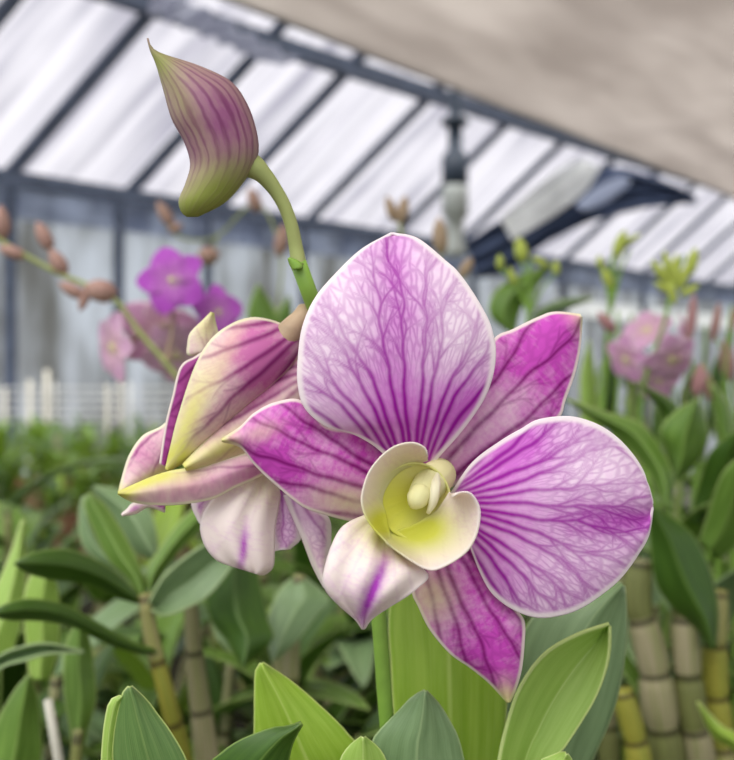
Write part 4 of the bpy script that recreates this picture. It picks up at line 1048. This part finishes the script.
for i, (px, top, base, lb, bds) in enumerate((
        (612, 250, 590, 'slender green spike with a bud at its tip above the right-hand upper petal', ((620, 244, 30, 12, 70), (630, 240, 26, 6, 30), (607, 278, 24, 10, 110), (600, 262, 14, 8, 100))),
        (530, 255, 520, 'green spike with small buds seen over the upper right sepal', ((521, 250, 26, 14, 100), (540, 262, 20, 8, 150), (512, 276, 20, 8, 110), (556, 268, 16, 8, 90), (500, 262, 16, 8, 90))),
        (727, 330, 735, 'spike with dusky red buds at the right edge of the view', ((727, 360, 42, 15, 95), (716, 322, 40, 9, 80), (708, 386, 30, 12, 100), (733, 320, 24, 8, 80))))):
    rv = np.array([at(base, 0, YV)[0], YV, BED])
    S = thing('bud_spike', rv, lb, 'orchid')
    tube('stem', [rv, at(base, 560, YV), at((px + base) / 2, 420, YV), at(px - 2, top + 50, YV), at(px, top + 6, YV)], [.0026, .0024, .002, .0014], M['stem'], S, 40, 8)
    for a in bds:
        bud3(S, *a[:2], YV, *a[2:], M['far_bud'] if i == 2 else M['green_bud'], .5, .2 if i == 2 else .6)
        tube('flower_stalk', [at(px - 1, top + 60, YV), at((px + a[0]) / 2, (top + 40 + a[1]) / 2 + 6, YV), at(a[0], a[1] + a[2] * .4, YV)], [.0011, .0009], M['stem'], S, 8, 6)
    if i == 1:
        leafsheet('leaf', [(505, 330), (490, 315), (492, 296), (510, 280), (552, 264)], [(515, 335), (520, 312), (532, 292), (545, 276), (553, 265)], lambda u, v: .66 + .01 * np.abs(v), M['leaf_mid'], S)
        leafsheet('leaf', [(530, 330), (535, 312), (560, 300), (592, 297)], [(535, 335), (550, 318), (570, 308), (593, 299)], lambda u, v: .67 + .008 * np.abs(v), M['leaf_grey'], S)
    if i == 0:
        leafsheet('leaf', [(594, 470), (583, 430), (580, 380), (588, 340)], [(604, 470), (600, 430), (596, 380), (590, 340)], lambda u, v: .68 + .005 * np.abs(v), M['leaf_lime'], S)
        leafsheet('leaf', [(606, 470), (620, 430), (628, 400), (634, 372)], [(616, 470), (634, 440), (640, 405), (635, 372)], lambda u, v: .68 + .005 * np.abs(v), M['leaf_mid'], S)
rg_ = random.Random(5)
rq = np.array([at(660, 0, .72)[0], .72, BED])
S6 = thing('orchid_plant', rq, 'blurred tuft of thin upright green shoots around the pink spray at right', 'plant')
for k in range(22):
    bx = 588 + k * 7.2 + rg_.uniform(-5, 5); tx = bx + rg_.uniform(-18, 18); ty = rg_.uniform(300, 385)
    yy = .70 + rg_.uniform(-.05, .05)
    tube('shoot', [np.array([at(640 + (bx - 660) * .3, 0, yy)[0], yy, BED]), at(bx, 520, yy), at((bx + tx) / 2 + rg_.uniform(-4, 4), (430 + ty) / 2, yy), at(tx, ty, yy)], [.0024, .002, .0014, .0009], M[rg_.choice(['stem', 'bud_stem', 'stem'])], S6, 20, 7)
for k in range(14):
    bx = 590 + k * 11 + rg_.uniform(-6, 6); tx = bx + rg_.uniform(-26, 26); ty = rg_.uniform(325, 400); by = ty + rg_.uniform(60, 100)
    w_ = rg_.uniform(5, 10); yy = .74 + rg_.uniform(-.05, .05); mx, my = (bx + tx) / 2, (by + ty) / 2
    leafsheet('leaf', [(bx - 2, by), (mx - w_, my + 8), (mx - w_ * .8, my - 12), (tx, ty)], [(bx + 2, by), (mx + w_, my + 8), (mx + w_ * .8, my - 12), (tx + 1.5, ty)], (lambda q: (lambda u, v: q + .006 * np.abs(v)))(yy), M[rg_.choice(['leaf_mid', 'leaf_lime', 'leaf_mid', 'leaf_dark'])], S6, 16, 8)
# upright leaf behind the stem at left
rw = np.array([at(262, 0, .75)[0], .75, BED])
S5 = thing('orchid_plant', rw, 'blurred plant with one upright leaf showing between the spike and the violet blooms', 'plant')
tube('cane', [rw, at(262, 520, .75), at(264, 345, .75)], [.006, .006, .003], M['cane'], S5, 20, 10)
leafsheet('leaf', [(258, 360), (250, 330), (248, 310), (257, 284)], [(268, 360), (280, 330), (276, 312), (259, 284)], lambda u, v: .75 + .006 * np.abs(v), M['leaf_mid'], S5)
leafsheet('leaf', [(266, 350), (272, 330), (278, 312), (288, 296)], [(272, 352), (286, 338), (292, 318), (290, 296)], lambda u, v: .76 + .006 * np.abs(v), M['leaf_mid'], S5)

# ================================================================== light, world, camera
wd = bpy.data.worlds.new('overcast'); SC.world = wd; wd.use_nodes = True
nt = wd.node_tree; nt.nodes.clear()
tc = nt.nodes.new('ShaderNodeTexCoord'); sx = nt.nodes.new('ShaderNodeSeparateXYZ'); rp = nt.nodes.new('ShaderNodeValToRGB')
mr = nt.nodes.new('ShaderNodeMapRange'); mr.inputs[1].default_value = -1; mr.inputs[2].default_value = 1
bg = nt.nodes.new('ShaderNodeBackground'); ow = nt.nodes.new('ShaderNodeOutputWorld')
nt.links.new(tc.outputs['Generated'], sx.inputs[0]); nt.links.new(sx.outputs[2], mr.inputs[0]); nt.links.new(mr.outputs[0], rp.inputs[0])
nt.links.new(rp.outputs[0], bg.inputs[0]); nt.links.new(bg.outputs[0], ow.inputs[0])
cr = rp.color_ramp
cr.elements[0].position = .42; cr.elements[0].color = (.08, .09, .07, 1)
cr.elements[1].position = .60; cr.elements[1].color = (.46, .49, .54, 1)
e = cr.elements.new(.95); e.color = (1.3, 1.3, 1.3, 1)
bg.inputs['Strength'].default_value = 1.6

sun = bpy.data.lights.new('daylight', 'SUN'); sun.energy = 1.2; sun.angle = math.radians(40); sun.color = (1, .98, .94)
so = bpy.data.objects.new('daylight', sun); COL.objects.link(so)
so.rotation_euler = Vector((.30, .55, -.78)).to_track_quat('-Z', 'Y').to_euler()
so.location = (-1, -2, 6)

cam = bpy.data.cameras.new('camera'); co = bpy.data.objects.new('camera', cam); COL.objects.link(co)
co.location = (0, 0, CAMZ); co.rotation_euler = (math.pi / 2, 0, 0)
cam.sensor_fit = 'HORIZONTAL'; cam.sensor_width = 36; cam.lens = F * 36 / 734
cam.clip_start = .005; cam.clip_end = 200
cam.dof.use_dof = True; cam.dof.focus_distance = .172; cam.dof.aperture_fstop = 16
SC.camera = co
vs_ = SC.view_settings
vs_.view_transform = 'Standard'; vs_.look = 'None'; vs_.gamma = 1; vs_.exposure = 0.46; vs_.use_curve_mapping = False
